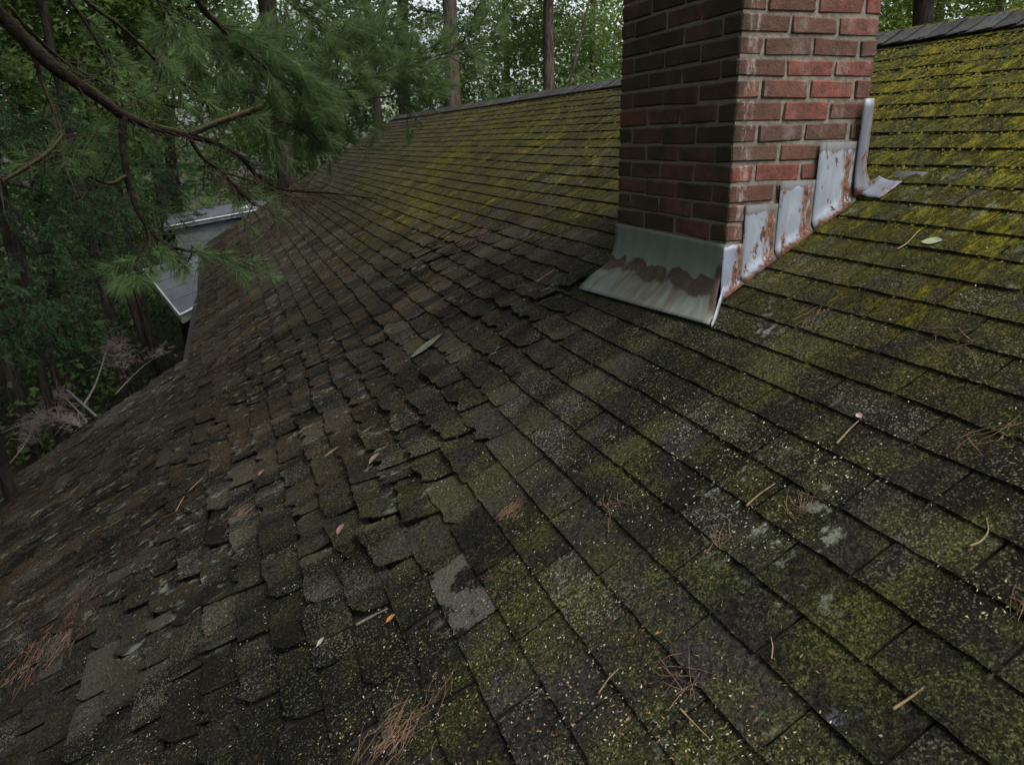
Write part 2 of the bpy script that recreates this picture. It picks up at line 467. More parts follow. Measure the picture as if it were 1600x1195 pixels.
M_GROUND = mat_simple('forest_floor', (0.010, 0.009, 0.005), (0.036, 0.027, 0.016), 3.5, 0.97, 1.0, 0.08, det=8)
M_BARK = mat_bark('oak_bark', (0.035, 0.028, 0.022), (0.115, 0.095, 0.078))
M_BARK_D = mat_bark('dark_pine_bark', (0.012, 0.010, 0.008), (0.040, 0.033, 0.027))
M_LIMB = mat_bark('mossy_pine_limb', (0.009, 0.007, 0.005), (0.030, 0.024, 0.017), 0.6)
M_TWIG = mat_simple('pine_twig', (0.022, 0.016, 0.010), (0.050, 0.036, 0.022), 60, 0.95, 0.4, 0.002)
M_NEEDLE = mat_leaf('white_pine_needles', (0.055, 0.110, 0.038), (0.140, 0.215, 0.085), 0.4)
M_NEEDLE_B = mat_leaf('blue_green_needles', (0.014, 0.036, 0.013), (0.042, 0.085, 0.032), 0.2)
M_LEAF_A = mat_leaf('oak_leaves', (0.050, 0.100, 0.022), (0.130, 0.205, 0.050), 0.5)
M_LEAF_B = mat_leaf('maple_leaves', (0.060, 0.110, 0.018), (0.150, 0.220, 0.035), 0.5)
M_LEAF_C = mat_leaf('forest_leaves', (0.055, 0.105, 0.032), (0.140, 0.215, 0.075), 0.5)
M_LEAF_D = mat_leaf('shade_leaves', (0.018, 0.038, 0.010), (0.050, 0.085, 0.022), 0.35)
M_DEADTWIG = mat_simple('dead_grey_branch', (0.10, 0.082, 0.075), (0.20, 0.17, 0.155), 40, 0.9, 0.4, 0.002, (1, 1, 1))
M_DEADNEEDLE = mat_simple('dead_pine_needles', (0.10, 0.058, 0.040), (0.21, 0.125, 0.085), 15, 0.9, 0.1, 0.001, var=0.25)
M_DEADGREY = mat_simple('bleached_dead_needles', (0.095, 0.074, 0.064), (0.17, 0.138, 0.122), 15, 0.9, 0.1, 0.001)

# ------------------------------------------------------------------ the setting: ground
GZ = -5.6
N = 90
gx = np.linspace(-1, 1, N); gx = np.sign(gx) * np.abs(gx) ** 2.2 * 220
vv = []
for a in gx:
    for b in gx:
        d = math.hypot(a - 2, b - 5)
        vv.append((a + 2, b + 8, GZ + 0.35 * mnoise.noise(Vector((a * 0.13, b * 0.13, 0))) + 0.10 * mnoise.noise(Vector((a * 0.9, b * 0.9, 3)))))
ff = np.array([(i * N + j, (i + 1) * N + j, (i + 1) * N + j + 1, i * N + j + 1) for i in range(N - 1) for j in range(N - 1)])
tag(link('ground', mesh('ground', vv, ff, [M_GROUND], True)), 'dark forest floor strewn with leaf litter below the roof', None, None, 'structure')

# ------------------------------------------------------------------ the house roof
SL, Z0 = 0.5765, -1.5047
PIT = math.atan(SL)
RIDGE_X, FAR_Y, JOG_Y, EAVE_U, EAVE_L, NEAR_Y = 3.42, 15.55, 6.92, -0.62, -2.9, -2.2
SLOPE = math.sqrt(1 + SL * SL)
NRM = Vector((-SL, 0, 1)).normalized()


def sm(v, a, b):
    t = min(1, max(0, (v - a) / (b - a)))
    return t * t * (3 - 2 * t)


def lumpy(x, y):
    a = sm(y - (1.50 + 0.80 * x), 0, 0.45) * sm(7.2 - y, 0, 3.2) * sm(1.75 - x, 0, 0.7) * (0.35 + 0.65 * sm(x, -1.0, -0.4))
    if y < 1.9: a = max(a, 0.8 * sm(0.15 - x, 0, 0.35) * sm(x, -1.2, -0.7))
    return a * (0.40 + 1.0 * max(0, mnoise.noise(Vector((x * 1.5, y * 1.1, 5.1))) + 0.35))


def rz(x, y):
    w = 0.007 * mnoise.noise(Vector((x * 0.8, y * 0.5, 1.7))) + 0.004 * mnoise.noise(Vector((x * 3, y * 2, 8)))
    return Z0 + SL * x + w + 0.012 * min(1.2, lumpy(x, y)) * (1 + mnoise.noise(Vector((x * 2.2, y * 1.6, 9))))


CX, CY, CX1, CY1 = 1.6205, 2.0996, 2.206, 2.886      # chimney footprint: near corner, back, far side

house = tag(empty('house', (0.4, 5.0, GZ)), 'old house with mossy asphalt shingle gable roof filling the picture', 'house')
HO = np.array([0.4, 5.0, GZ])


def hpart(mb, name, m, parent=None, smooth=False):
    o = mb.build(name, m, parent or house, smooth)
    if parent is None: o.location = -Vector(HO)
    return o


roof_mb = MB()
D = 0.012
for (x0, x1, y0, y1) in ((EAVE_L, RIDGE_X, NEAR_Y, JOG_Y), (EAVE_U, RIDGE_X, JOG_Y, FAR_Y)):
    f = lambda x: Z0 + SL * x - D
    roof_mb.add([(x0, y0, f(x0)), (x1, y0, f(x1)), (x1, y1, f(x1)), (x0, y1, f(x0)),
                 (x0, y0, f(x0) - .12), (x1, y0, f(x1) - .12), (x1, y1, f(x1) - .12), (x0, y1, f(x0) - .12)],
                [(0, 1, 2, 3), (7, 6, 5, 4), (0, 4, 5, 1), (2, 6, 7, 3), (0, 3, 7, 4)])
zr = Z0 + SL * RIDGE_X - D
bx = 7.6
roof_mb.add([(RIDGE_X, NEAR_Y, zr), (bx, NEAR_Y, zr - SL * (bx - RIDGE_X)), (bx, FAR_Y, zr - SL * (bx - RIDGE_X)), (RIDGE_X, FAR_Y, zr),
             (RIDGE_X, NEAR_Y, zr - .12), (bx, NEAR_Y, zr - SL * (bx - RIDGE_X) - .12), (bx, FAR_Y, zr - SL * (bx - RIDGE_X) - .12), (RIDGE_X, FAR_Y, zr - .12)],
            [(0, 1, 2, 3), (7, 6, 5, 4), (0, 4, 5, 1), (1, 5, 6, 2), (2, 6, 7, 3)])
roof = hpart(roof_mb, 'roof', M_DECK)


# ---- shingle shapes: x up the slope from the butt, y along the course, z out of the roof
def tab_mesh(w, L, t, shear, rag, curl, seed, name):
    r = random.Random(seed)
    nx, ny = 3, 9
    xs = [0, 0.03, 0.5 * L, L]
    top = []
    c0, c1, cm = (r.uniform(0, 1) ** 2 * curl for _ in range(3))
    chip0, chip1 = r.random() < 0.28 * rag, r.random() < 0.28 * rag
    ph = r.uniform(0, 6); tear = r.uniform(0.008, 0.024) if r.random() < 0.3 * rag else 0; tpos = r.uniform(.1, .9)
    for i, x in enumerate(xs):
        for j in range(ny + 1):
            s = j / ny; y = (s - 0.5) * w
            xx = x
            if i <= 1:
                jag = (r.uniform(-1, 1) * 0.0034 + 0.0012 * math.sin(ph + s * 5)) * (0.2 + rag) + (tear if abs(s - tpos) < 0.12 and i == 0 else 0)
                xx += jag * (1 if i == 0 else 0.6)
                if j == 0: xx += (0.002 + 0.02 * chip0) * rag * (1 if i == 0 else 0.3)
                if j == ny: xx += (0.002 + 0.02 * chip1) * rag * (1 if i == 0 else 0.3)
            if j in (0, ny): y += r.uniform(-1, 1) * 0.0015
            fall = max(0, 1 - x / (0.8 * L)) ** 1.6
            z = fall * (c0 * (1 - s) ** 2 + c1 * s ** 2 + cm * 4 * s * (1 - s) * 0.6) + 0.0012 * r.uniform(-1, 1)
            hz = 0.0088 * (1 - x / L) + 0.001
            top.append((xx, y + shear * xx, hz + z))
    n = len(top); v = list(top); f = []
    W = ny + 1
    for i in range(nx):
        for j in range(ny):
            f.append((i * W + j, (i + 1) * W + j, (i + 1) * W + j + 1, i * W + j + 1))
    f = [q[::-1] for q in f]
    loop = [j for j in range(W)] + [i * W + ny for i in range(1, nx + 1)]
    loopL = [i * W for i in range(nx, -1, -1)]
    ring = loopL + loop[1:]
    b = len(v)
    for k in ring:
        x, y, z = top[k]; v.append((x, y, z - t))
    for k in range(len(ring) - 1):
        f.append((ring[k], ring[k + 1], b + k + 1, b + k))
    return np.array(v, np.float32), f


VAR = {}
for kind, (sh, rag, curl, nvar) in dict(flat=(0, 0.35, 0.0025, 8), mid=(-0.2, 1.1, 0.008, 12), lump=(-0.34, 1.7, 0.017, 20)).items():
    VAR[kind] = []
    for k in range(nvar):
        VAR[kind].append(tab_mesh(0.2965, 0.152, 0.0042, sh, rag, curl, 100 * len(VAR) + k, kind))

# course lines
def step_x(x):
    if x > 1.5: return 0.0985
    if x > 0.9: return 0.0985 + (1.5 - x) / 0.6 * 0.0145
    return 0.113 + min(1, (0.9 - x) / 0.8) * 0.007


courses = [(1.693, 0)]
x = 1.693; k = 0
while x < RIDGE_X - 0.11:
    x += step_x(x); k += 1; courses.append((x, k))
x = 1.693; k = 0
while x > EAVE_L + 0.05:
    x -= step_x(x); k -= 1; courses.append((x, k))
courses.sort()
TW = 0.3035
tabs = []
rr = random.Random(3)
for x0, k in courses:
    off = 0.152 * (k % 2) + rr.uniform(-0.006, 0.006)
    sk = 0.36 * max(0, 0.35 - x0)                     # slots drift sideways in the racked lower courses
    ymax = JOG_Y if x0 < EAVE_U else FAR_Y
    j0 = int((NEAR_Y - 1.528 - off - sk) / TW) - 1
    j = j0
    while True:
        yc = 1.528 + off + sk + (j + 0.5) * TW
        j += 1
        if yc - TW / 2 > ymax: break
        if yc < NEAR_Y: continue
        # keep whole tabs clear of the chimney: those that run into it are cut short
        gp = 0.0030 + 0.004 * min(1, max(0, 0.7 - x0)) + rr.uniform(0, 0.0015)
        w0, w1 = yc - TW / 2 + gp, min(yc + TW / 2 - gp, ymax + rr.uniform(0.0, 0.02))
        if w1 - w0 < 0.05: continue
        segs = [(w0, w1)]
        if CX - 0.10 < x0 < CX1 - 0.01:
            segs = []
            a, b = CY - 0.012, CY1 + 0.015
            if x0 < CX: a, b = CY - 0.012 - 0.09 * (CX - x0) / 0.13, CY1 + 0.03
            if w0 < a: segs.append((w0, min(w1, a)))
            if w1 > b: segs.append((max(w0, b), w1))
        for s0, s1 in segs:
            if s1 - s0 < 0.03: continue
            y = 0.5 * (s0 + s1)
            lp = lumpy(x0, y)
            if lp > 0.3 and s1 - s0 > 0.2 and rr.random() < 0.38:
                cut = s0 + (s1 - s0) * rr.uniform(0.3, 0.7); segs.append((s0, cut - .003)); segs.append((cut + .003, s1)); continue
            kind = 'flat' if lp < 0.12 else ('mid' if lp < 0.45 else 'lump')
            if x0 < 0.35 and kind == 'flat': kind = 'mid' if rr.random() < 0.5 else 'flat'
            
            tabs.append((x0, y, (s1 - s0) / 0.2965, kind, rr.randrange(len(VAR[kind])), lp))
mats4 = []
area = []
for (x0, y, ws, kind, vi, lp) in tabs:
    xx = x0 + 0.0025 * mnoise.noise(Vector((y * 0.9, x0 * 7, 0))) + rr.uniform(-1, 1) * (0.0012 + 0.016 * min(1, lp))
    eps = 0.05
    z0 = rz(xx, y); z1 = rz(xx + eps * 2, y)
    sl = math.atan((z1 - z0) / (2 * eps)) - rr.uniform(0, 0.006) - rr.uniform(0, 0.13) * min(1, lp) ** 1.5
    # tilt about the head so the butt lifts
    L = 0.152
    hx, hz_ = xx + L * math.cos(PIT), rz(xx + L * math.cos(PIT), y)
    bxp, bzp = hx - L * math.cos(sl), hz_ - L * math.sin(sl)
    roll = rr.gauss(0, 0.004 + 0.026 * min(1, lp)); yaw = rr.gauss(0, 0.004 + 0.045 * min(1, lp))
    m4 = Matrix.Translation((bxp, y, bzp)) @ Matrix.Rotation(-sl, 4, 'Y') @ Matrix.Rotation(yaw, 4, 'Z') @ Matrix.Rotation(roll, 4, 'X') @ Matrix.Diagonal((1, ws, 1, 1))
    mats4.append(m4)
    c = m4 @ Vector((0.055, 0, 0.005))
    px, py, dz = proj(np.array(c))
    a = 0.0
    if dz > 0.2 and -30 < px < 1630 and -30 < py < 1225:
        a = (1106 / dz) ** 2 * ws * 0.3 * 0.11 * abs(NRM.dot(-Vector(c).normalized()))
        # hidden behind the chimney
        if c.y > CY1 and 960 < px < 1345 and py < 420: a = 0
    area.append(a)
order = np.argsort(area)[::-1]
own = set(int(i) for i in order[:300])
meshes = {}
for kind in VAR:
    for vi, (v, f) in enumerate(VAR[kind]):
        for mn, mm in (('s', M_SH), ('p', M_SH_PALE), ('b', M_SH_BARE)):
            meshes[(kind, vi, mn)] = mesh('shingle', v, f, [mm])


def special(c):
    """the few tabs of the photograph that are worn pale or bare"""
    px, py, _ = proj(np.array(c))
    for qx, qy, m in ((700, 915, 'p'), (465, 1090, 'p'), (815, 748, 'b'), (965, 860, 'b'), (965, 985, 'b'), (1580, 900, 'b')):
        if math.hypot(px - qx, py - qy) < 26: return m
    return 's'


jv, jf, jr = [], [], []
base = 0
for i, (tb, m4) in enumerate(zip(tabs, mats4)):
    kind, vi = tb[3], tb[4]
    if i in own:
        ms = special(m4 @ Vector((0.055, 0, 0)))
        link('shingle', meshes[(kind, vi, ms)], roof, Matrix.Translation(Vector((0, 0, 0))) @ m4)
    else:
        v, f = VAR[kind][vi]
        A = np.array(m4)
        jv.append(v @ A[:3, :3].T + A[:3, 3]); jf += [tuple(a + base for a in q) for q in f]
        jr += [rr.random()] * len(v); base += len(v)
me = mesh('shingles', np.concatenate(jv), jf, [M_SH])
at_ = me.attributes.new('rnd', 'FLOAT', 'POINT'); at_.data.foreach_set('value', np.array(jr, np.float32))
tag(link('shingles', me, roof), 'remaining mossy asphalt shingles higher up and farther off', kind='stuff')

# a starter strip just below the apron and the lifted tab at its left end
mb = MB()
mb.add([(1.405, 2.93, 0), (1.405, 3.10, 0), (1.50, 3.11, 0), (1.53, 2.94, 0), (1.405, 2.93, -.004), (1.405, 3.10, -.004), (1.50, 3.11, -.004), (1.53, 2.94, -.004)],
       [(3, 2, 1, 0), (4, 5, 6, 7), (0, 1, 5, 4), (1, 2, 6, 5), (2, 3, 7, 6), (3, 0, 4, 7)])
mb.v = [(a, b, rz(a, b) + 0.012 + c + (0.035 if b < 2.95 else 0.005)) for a, b, c in mb.v]
o = link('lifted_shingle', mb.mesh('lifted_shingle', M_SH), roof)

# ridge caps: folded tabs lapping along the ridge
capw, cexp = 0.135, 0.118
def cap_mesh(seed):
    r = random.Random(seed); v = []; L = 0.165
    prof = [-capw, -capw * .5, -0.018, 0.018, capw * .5, capw]
    for i, yy in enumerate((0, L)):
        for s in prof:
            zz = -abs(s) * SL * 0.93 + (0.006 if abs(s) < 0.02 else 0)
            lift = 0.012 * (1 - i) + r.uniform(0, 0.003)
            v.append((s, yy + r.uniform(-1, 1) * 0.004 - abs(s) * 0.10 * 0, zz + lift))
    n = len(prof)
    v += [(a, b, c - 0.005) for a, b, c in v[:n]] + [(v[0][0], v[0][1], v[0][2] - .005), (v[n][0], v[n][1], v[n][2] - .005), (v[n - 1][0], v[n - 1][1], v[n - 1][2] - .005), (v[2 * n - 1][0], v[2 * n - 1][1], v[2 * n - 1][2] - .005)]
    f = [(i, i + 1, n + i + 1, n + i) for i in range(n - 1)] + [(2 * n + i, 2 * n + i + 1, i + 1, i) for i in range(n - 1)]
    b = 3 * n
    f += [(b, 0, n, b + 1), (n - 1, b + 2, b + 3, 2 * n - 1)]
    return mesh('ridge_cap', v, f, [M_RIDGE])
caps = [cap_mesh(s) for s in range(5)]
y = 0.4
while y < FAR_Y - 0.05:
    zc = Z0 + SL * RIDGE_X + 0.016 + 0.012 * mnoise.noise(Vector((0, y * 0.45, 2)))
    link('ridge_cap', caps[rr.randrange(5)], roof, Matrix.Translation((RIDGE_X + rr.uniform(-.004, .004), y, zc)) @ Matrix.Rotation(rr.gauss(0, 0.015), 4, 'Z'))
    y += cexp * rr.uniform(0.95, 1.05)

# moss cushions along butts and in patches under the ridge
mv, mf = [], []
OCT = np.array([(1, 0, 0), (0, 1, 0), (-1, 0, 0), (0, -1, 0), (0, 0, 1.0)])
OF = [(0, 1, 4), (1, 2, 4), (2, 3, 4), (3, 0, 4)]
mb_ = 0
cnt = 0
while cnt < 60000:
    x = rr.uniform(1.5, RIDGE_X - 0.05); y = rr.uniform(0.6, 12)
    s = (x - 1.4) / 1.6
    if y > 3.2: s *= 0.10
    if rr.random() > s * (0.5 + 2.0 * max(0, mnoise.noise(Vector((x * 1.6, y * 3.2, 0.5))) + 0.12)): 
        cnt += 0.2; continue
    if CX - .05 < x < CX1 + .03 and CY - .03 < y < CY1 + .03: continue
    # snap many to the course edges
    if rr.random() < 0.55:
        x = min(courses, key=lambda c: abs(c[0] - x))[0] + rr.gauss(0.004, 0.006)
    r = rr.uniform(0.0025, 0.0075) * (1.2 if y > 4 else 1) * (0.6 if x < 2.2 else 1)
    A = OCT * np.array([r, r * rr.uniform(0.8, 1.8), r * rr.uniform(0.5, 1.0)]) * (1 + 0.3 * rng.uniform(-1, 1, (5, 3)))
    th = rr.uniform(0, 3.1); c_, s_ = math.cos(th), math.sin(th)
    A = A @ np.array([[c_, s_, 0], [-s_, c_, 0], [0, 0, 1]])
    A[:, 2] += SL * A[:, 0]
    mv.append(A + np.array([x, y, rz(x, y) + 0.0075])); mf += [tuple(q + mb_ for q in t3) for t3 in OF]; mb_ += 5
    cnt += 1
tag(link('moss', mesh('moss', np.concatenate(mv), mf, [M_MOSS], True), roof), 'yellow-green moss cushions on the shingle edges', kind='stuff')

# walls, boards and eave metal of the house
mb = MB(); mb.box((-2.3, NEAR_Y + .3, GZ), (7.2, JOG_Y - 0.35, -3.25)); hpart(mb, 'lower_wall', M_SIDING)
mb = MB()
for yy in (JOG_Y - 0.35, FAR_Y - 0.35):
    x0 = -2.3 if yy < 8 else -0.25
    zf = lambda a: Z0 + SL * a - 0.16
    mb.add([(x0, yy, GZ), (7.2, yy, GZ), (7.2, yy, zr - SL * (7.2 - RIDGE_X) - .16), (RIDGE_X, yy, zr - .16), (x0, yy, zf(x0)),
            (x0, yy - .12, GZ), (7.2, yy - .12, GZ), (7.2, yy - .12, zr - SL * (7.2 - RIDGE_X) - .16), (RIDGE_X, yy - .12, zr - .16), (x0, yy - .12, zf(x0))],
           [(4, 3, 2, 1, 0), (5, 6, 7, 8, 9), (0, 1, 6, 5), (1, 2, 7, 6), (4, 0, 5, 9), (2, 3, 8, 7), (3, 4, 9, 8)])
hpart(mb, 'gable_wall', M_SIDING)
mb = MB(); mb.box((-0.37, JOG_Y - .3, GZ), (-0.25, FAR_Y - .5, -1.86)); hpart(mb, 'eave_wall', M_SIDING)
mb = MB()                                             # corner board under the upper eave
mb.box((-0.56, 8.42, GZ), (-0.40, 8.56, -1.98)); hpart(mb, 'corner_post', M_TRIM)
for (x0, x1, yy) in ((EAVE_L, EAVE_U, JOG_Y), (EAVE_U, RIDGE_X, FAR_Y)):  # rake boards
    mb = MB(); f = lambda a: Z0 + SL * a
    mb.add([(x0, yy + .003, f(x0) - .015), (x1, yy + .003, f(x1) - .015), (x1, yy + .003, f(x1) - .17), (x0, yy + .003, f(x0) - .17),
            (x0, yy + .028, f(x0) - .015), (x1, yy + .028, f(x1) - .015), (x1, yy + .028, f(x1) - .17), (x0, yy + .028, f(x0) - .17)],
           [(0, 1, 2, 3), (7, 6, 5, 4), (0, 4, 5, 1), (3, 2, 6, 7), (0, 3, 7, 4), (1, 5, 6, 2)])
    hpart(mb, 'rake_board', M_TRIM)

# low metal porch roof beyond the jog: sheets with raised seams, fascia under it
porch = tag(empty('porch_roof', (-0.9, 11.5, -1.95)), 'grey metal porch roof with raised seams beside the lower roof edge', 'roof')
PO = Vector((-0.9, 11.5, -1.95))
A0, A1, B0, B1 = np.array([-0.57, 9.45, -1.855]), np.array([-0.775, 9.45, -1.945]), np.array([-0.70, 14.2, -1.86]), np.array([-1.62, 14.2, -2.05])
ns = 5
for i in range(ns):
    t0, t1 = i / ns, (i + 1) / ns - 0.004
    P = [A0 + (B0 - A0) * t0, A1 + (B1 - A1) * t0, A1 + (B1 - A1) * t1, A0 + (B0 - A0) * t1]
    mb = MB()
    dz = np.array([0, 0, .012])
    mb.add([*P, *[q - dz for q in P]], [(3, 2, 1, 0), (4, 5, 6, 7), (0, 1, 5, 4), (1, 2, 6, 5), (2, 3, 7, 6), (3, 0, 4, 7)])
    mb.tube([P[0] + dz * .6, P[1] + dz * .6], [.012, .012], 6)
    o = mb.build('metal_sheet', M_PAINT, porch); o.location = -PO
mb = MB(); dz = np.array([0, 0, .016]); dd = np.array([0, 0, .12])
P = [A1 - dz, B1 - dz, B1 - dd, A1 - dd]; w_ = np.array([.03, 0, 0])
mb.add([*P, *[q + w_ for q in P]], [(0, 1, 2, 3), (7, 6, 5, 4), (0, 4, 5, 1), (3, 2, 6, 7), (0, 3, 7, 4), (1, 5, 6, 2)])
P = [A1 - dz + w_, A0 - dz, A0 - dd, A1 - dd + w_]; w2 = np.array([0, .03, 0])
mb.add([*P, *[q + w2 for q in P]], [(3, 2, 1, 0), (4, 5, 6, 7), (0, 1, 5, 4), (2, 3, 7, 6), (0, 4, 7, 3), (1, 2, 6, 5)])
o = mb.build('fascia', M_TRIM, porch); o.location = -PO

# far flat-roofed annex beyond the rake
ann = tag(empty('annex', (-0.3, 17.2, GZ)), 'low blue-grey annex with pale metal roof edge beyond the far rake', 'annex')
AO = Vector((-0.3, 17.2, GZ))
mb = MB()
s0, s1 = (-1.33, -1.46), (1.4, -1.10)
for ya, yb, dz0, dz1 in ((15.95, 18.3, 0, .045),):
    mb.add([(s0[0], ya, s0[1]), (s1[0], ya, s1[1]), (s1[0], yb, s1[1]), (s0[0], yb, s0[1]),
            (s0[0], ya, s0[1] - dz1), (s1[0], ya, s1[1] - dz1), (s1[0], yb, s1[1] - dz1), (s0[0], yb, s0[1] - dz1)],
           [(0, 1, 2, 3), (7, 6, 5, 4), (0, 4, 5, 1), (2, 6, 7, 3), (0, 3, 7, 4), (1, 5, 6, 2)])
o = mb.build('roof_sheet', M_PAINT, ann); o.location = -AO
mb = MB()
mb.add([(s0[0], 15.965, s0[1] - .05), (s1[0], 15.965, s1[1] - .05), (s1[0], 15.965, s1[1] - .13), (s0[0], 15.965, s0[1] - .13),
        (s0[0], 16.0, s0[1] - .05), (s1[0], 16.0, s1[1] - .05), (s1[0], 16.0, s1[1] - .13), (s0[0], 16.0, s0[1] - .13)],
       [(3, 2, 1, 0), (4, 5, 6, 7), (0, 1, 5, 4), (2, 3, 7, 6), (0, 4, 7, 3), (1, 2, 6, 5)])
o = mb.build('fascia', M_PAINT, ann); o.location = -AO
for i in range(5):
    z1 = -1.46 - i * 0.19
    mb = MB(); mb.box((-1.15, 16.06 - .004 * (i % 2), z1 - .19 + .006), (1.3, 16.2, z1)); o = mb.build('siding_board', M_SIDING, ann); o.location = -AO
mb = MB(); mb.box((-1.12, 16.1, GZ), (1.28, 18.1, -1.56)); o = mb.build('wall', M_SIDING, ann); o.location = -AO
mb = MB()
mb.tube([(s0[0], 15.955, s0[1] - .052), (s1[0], 15.955, s1[1] - .052)], [.014, .014], 6); o = mb.build('drip_edge', M_WHITE, ann); o.location = -AO
mb = MB(); mb.tube([A1 - np.array([.01, 0, .01]), B1 - np.array([.01, 0, .01])], [.012, .012], 6); mb.tube([A0 + np.array([0, -.008, -.01]), A1 + np.array([0, -.008, -.01])], [.014, .014], 6)
o = mb.build('drip_edge', M_WHITE, porch); o.location = -PO
vc = at(381, 326, 16.4); mb = MB()
mb.tube([vc - np.array([0, 0, .25]), vc - np.array([0, 0, .04])], [.05, .05], 10)
mb.tube([vc + np.array([0, 0, a]) for a in (-.05, -.02, .03, .06, .075)], [.085, .10, .09, .055, .01], 12)
tag(mb.build('vent_cap', M_WHITE, smooth=True), 'small white rounded vent cap on the annex roof edge', 'vent cap')

# ------------------------------------------------------------------ the chimney
ch = tag(empty('chimney', (CX, CY, -0.6)), 'red brick chimney with rusty metal flashing standing through the mossy roof', 'chimney')
CO = Vector((CX, CY, -0.6))
JZ = [0.372, 0.3055, 0.2385, 0.173, 0.104, 0.032, -0.0365, -0.1005, -0.169, -0.236, -0.302, -0.373]
JZ = [0.372 + 0.0675 * i for i in range(11, 0, -1)] + JZ + [-0.373 - 0.0675 * i for i in range(1, 6)]
JT = 0.0112
LF, LS, HD = 0.2177, 0.193, 0.098          # stretcher on the downhill face, on the side face, header
mb = MB(); e = 0.0052
mb.box((CX + e, CY + e, -0.95), (CX1 - e, CY1 - e, JZ[0] - .004)); o = mb.build('mortar', M_MORTAR, ch); o.location = -CO


def brick(x0, x1, y0, y1, z0, z1):
    """weathered brick: slightly uneven bevelled block"""
    r = rr; c = Vector(((x0 + x1) / 2, (y0 + y1) / 2, (z0 + z1) / 2)); b = r.uniform(0.003, 0.006)
    j = lambda: r.uniform(-0.0026, 0.0026) if r.random() < .8 else r.uniform(-.005, .001)
    hx, hy, hz = (x1 - x0) / 2, (y1 - y0) / 2, (z1 - z0) / 2
    v = []; idx = {}
    for sx in (-1, 1):
        for sy in (-1, 1):
            for sz in (-1, 1):
                dx, dy, dz = j(), j(), j()
                for ax in range(3):
                    p = [sx * (hx - b * (ax != 0)) + dx, sy * (hy - b * (ax != 1)) + dy, sz * (hz - b * (ax != 2)) + dz]
                    idx[(sx, sy, sz, ax)] = len(v); v.append(p)
    f = []
    for ax in range(3):
        for s in (-1, 1):
            o1, o2 = [a for a in range(3) if a != ax]
            q = []
            for a, bb in ((-1, -1), (1, -1), (1, 1), (-1, 1)):
                k = [0, 0, 0]; k[ax] = s; k[o1] = a; k[o2] = bb; q.append(idx[(*k, ax)])
            f.append(q)
    for ax in range(3):
        o1, o2 = [a for a in range(3) if a != ax]
        for a in (-1, 1):
            for bb in (-1, 1):
                q = []
                for s, which in ((-1, o1), (1, o1), (1, o2), (-1, o2)):
                    k = [0, 0, 0]; k[ax] = s; k[o1] = a; k[o2] = bb; q.append(idx[(*k, which)])
                f.append(q)
    for sx in (-1, 1):
        for sy in (-1, 1):
            for sz in (-1, 1): f.append([idx[(sx, sy, sz, a)] for a in range(3)])
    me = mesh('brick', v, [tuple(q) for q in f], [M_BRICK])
    import bmesh
    bm = bmesh.new(); bm.from_mesh(me); bmesh.ops.recalc_face_normals(bm, faces=bm.faces); bm.to_mesh(me); bm.free()
    o = link('brick', me, ch); o.location = c - CO


def pr(): return rr.uniform(-0.0012, 0.0018)


bd = 0.09
for r_i in range(len(JZ) - 1):
    zt, zb = JZ[r_i] - JT / 2, JZ[r_i + 1] + JT / 2
    side_full = (r_i % 2 == 1)                       # row parity read from the photograph
    # downhill face x = CX, y from the near corner CY to CY1
    if side_full:
        brick(CX - pr(), CX + LS, CY - pr(), CY + HD, zb, zt)          # corner block: stretcher on the side, header in front
        fr = [(CY + HD + JT + i * (LF + JT), CY + HD + JT + i * (LF + JT) + LF) for i in range(3)]
        sd_ = [(CX + LS + JT, CX + 2 * LS + JT), (CX + 2 * LS + 2 * JT, CX1)]
    else:
        brick(CX - pr(), CX + 0.093, CY - pr(), CY + LF, zb, zt)
        fr = [(CY + LF + JT, CY + 2 * LF + JT), (CY + 2 * LF + 2 * JT, CY + 3 * LF + 2 * JT), (CY + 3 * LF + 3 * JT, CY1)]
        sd_ = [(CX + 0.093 + JT, CX + 0.093 + JT + LS), (CX + 0.093 + 2 * JT + LS, CX + 0.093 + 2 * JT + 2 * LS), (CX + 0.093 + 3 * JT + 2 * LS, CX1)]
    for a, b in fr:
        brick(CX - pr(), CX + bd, a, min(b, CY1 + pr()), zb, zt)
    for a, b in sd_:
        if b - a > 0.03: brick(a, b + (pr() if b == CX1 else 0), CY - pr(), CY + 0.085, zb, zt)
    # the two hidden faces
    if zb > -0.4:
        for a, b in ((CX + 0.093 + JT, CX + 0.093 + 2 * LS), (CX + 0.1 + 2 * LS + JT, CX1 - .005)):
            brick(a, b, CY1 - 0.08, CY1, zb, zt)
        for i in range(3):
            y0 = CY + 0.095 + i * 0.235 + (0.05 if side_full else 0)
            brick(CX1 - 0.08, CX1, y0, min(y0 + 0.222, CY1 - 0.09), zb, zt)
mb = MB(); zt = JZ[0] - .004
mb.box((CX - .05, CY - .05, zt), (CX1 + .05, CY1 + .05, zt + .07)); mb.box((CX + .12, CY + .15, zt + .07), (CX1 - .12, CY1 - .15, zt + .25))
o = mb.build('crown', M_MORTAR, ch); o.location = -CO


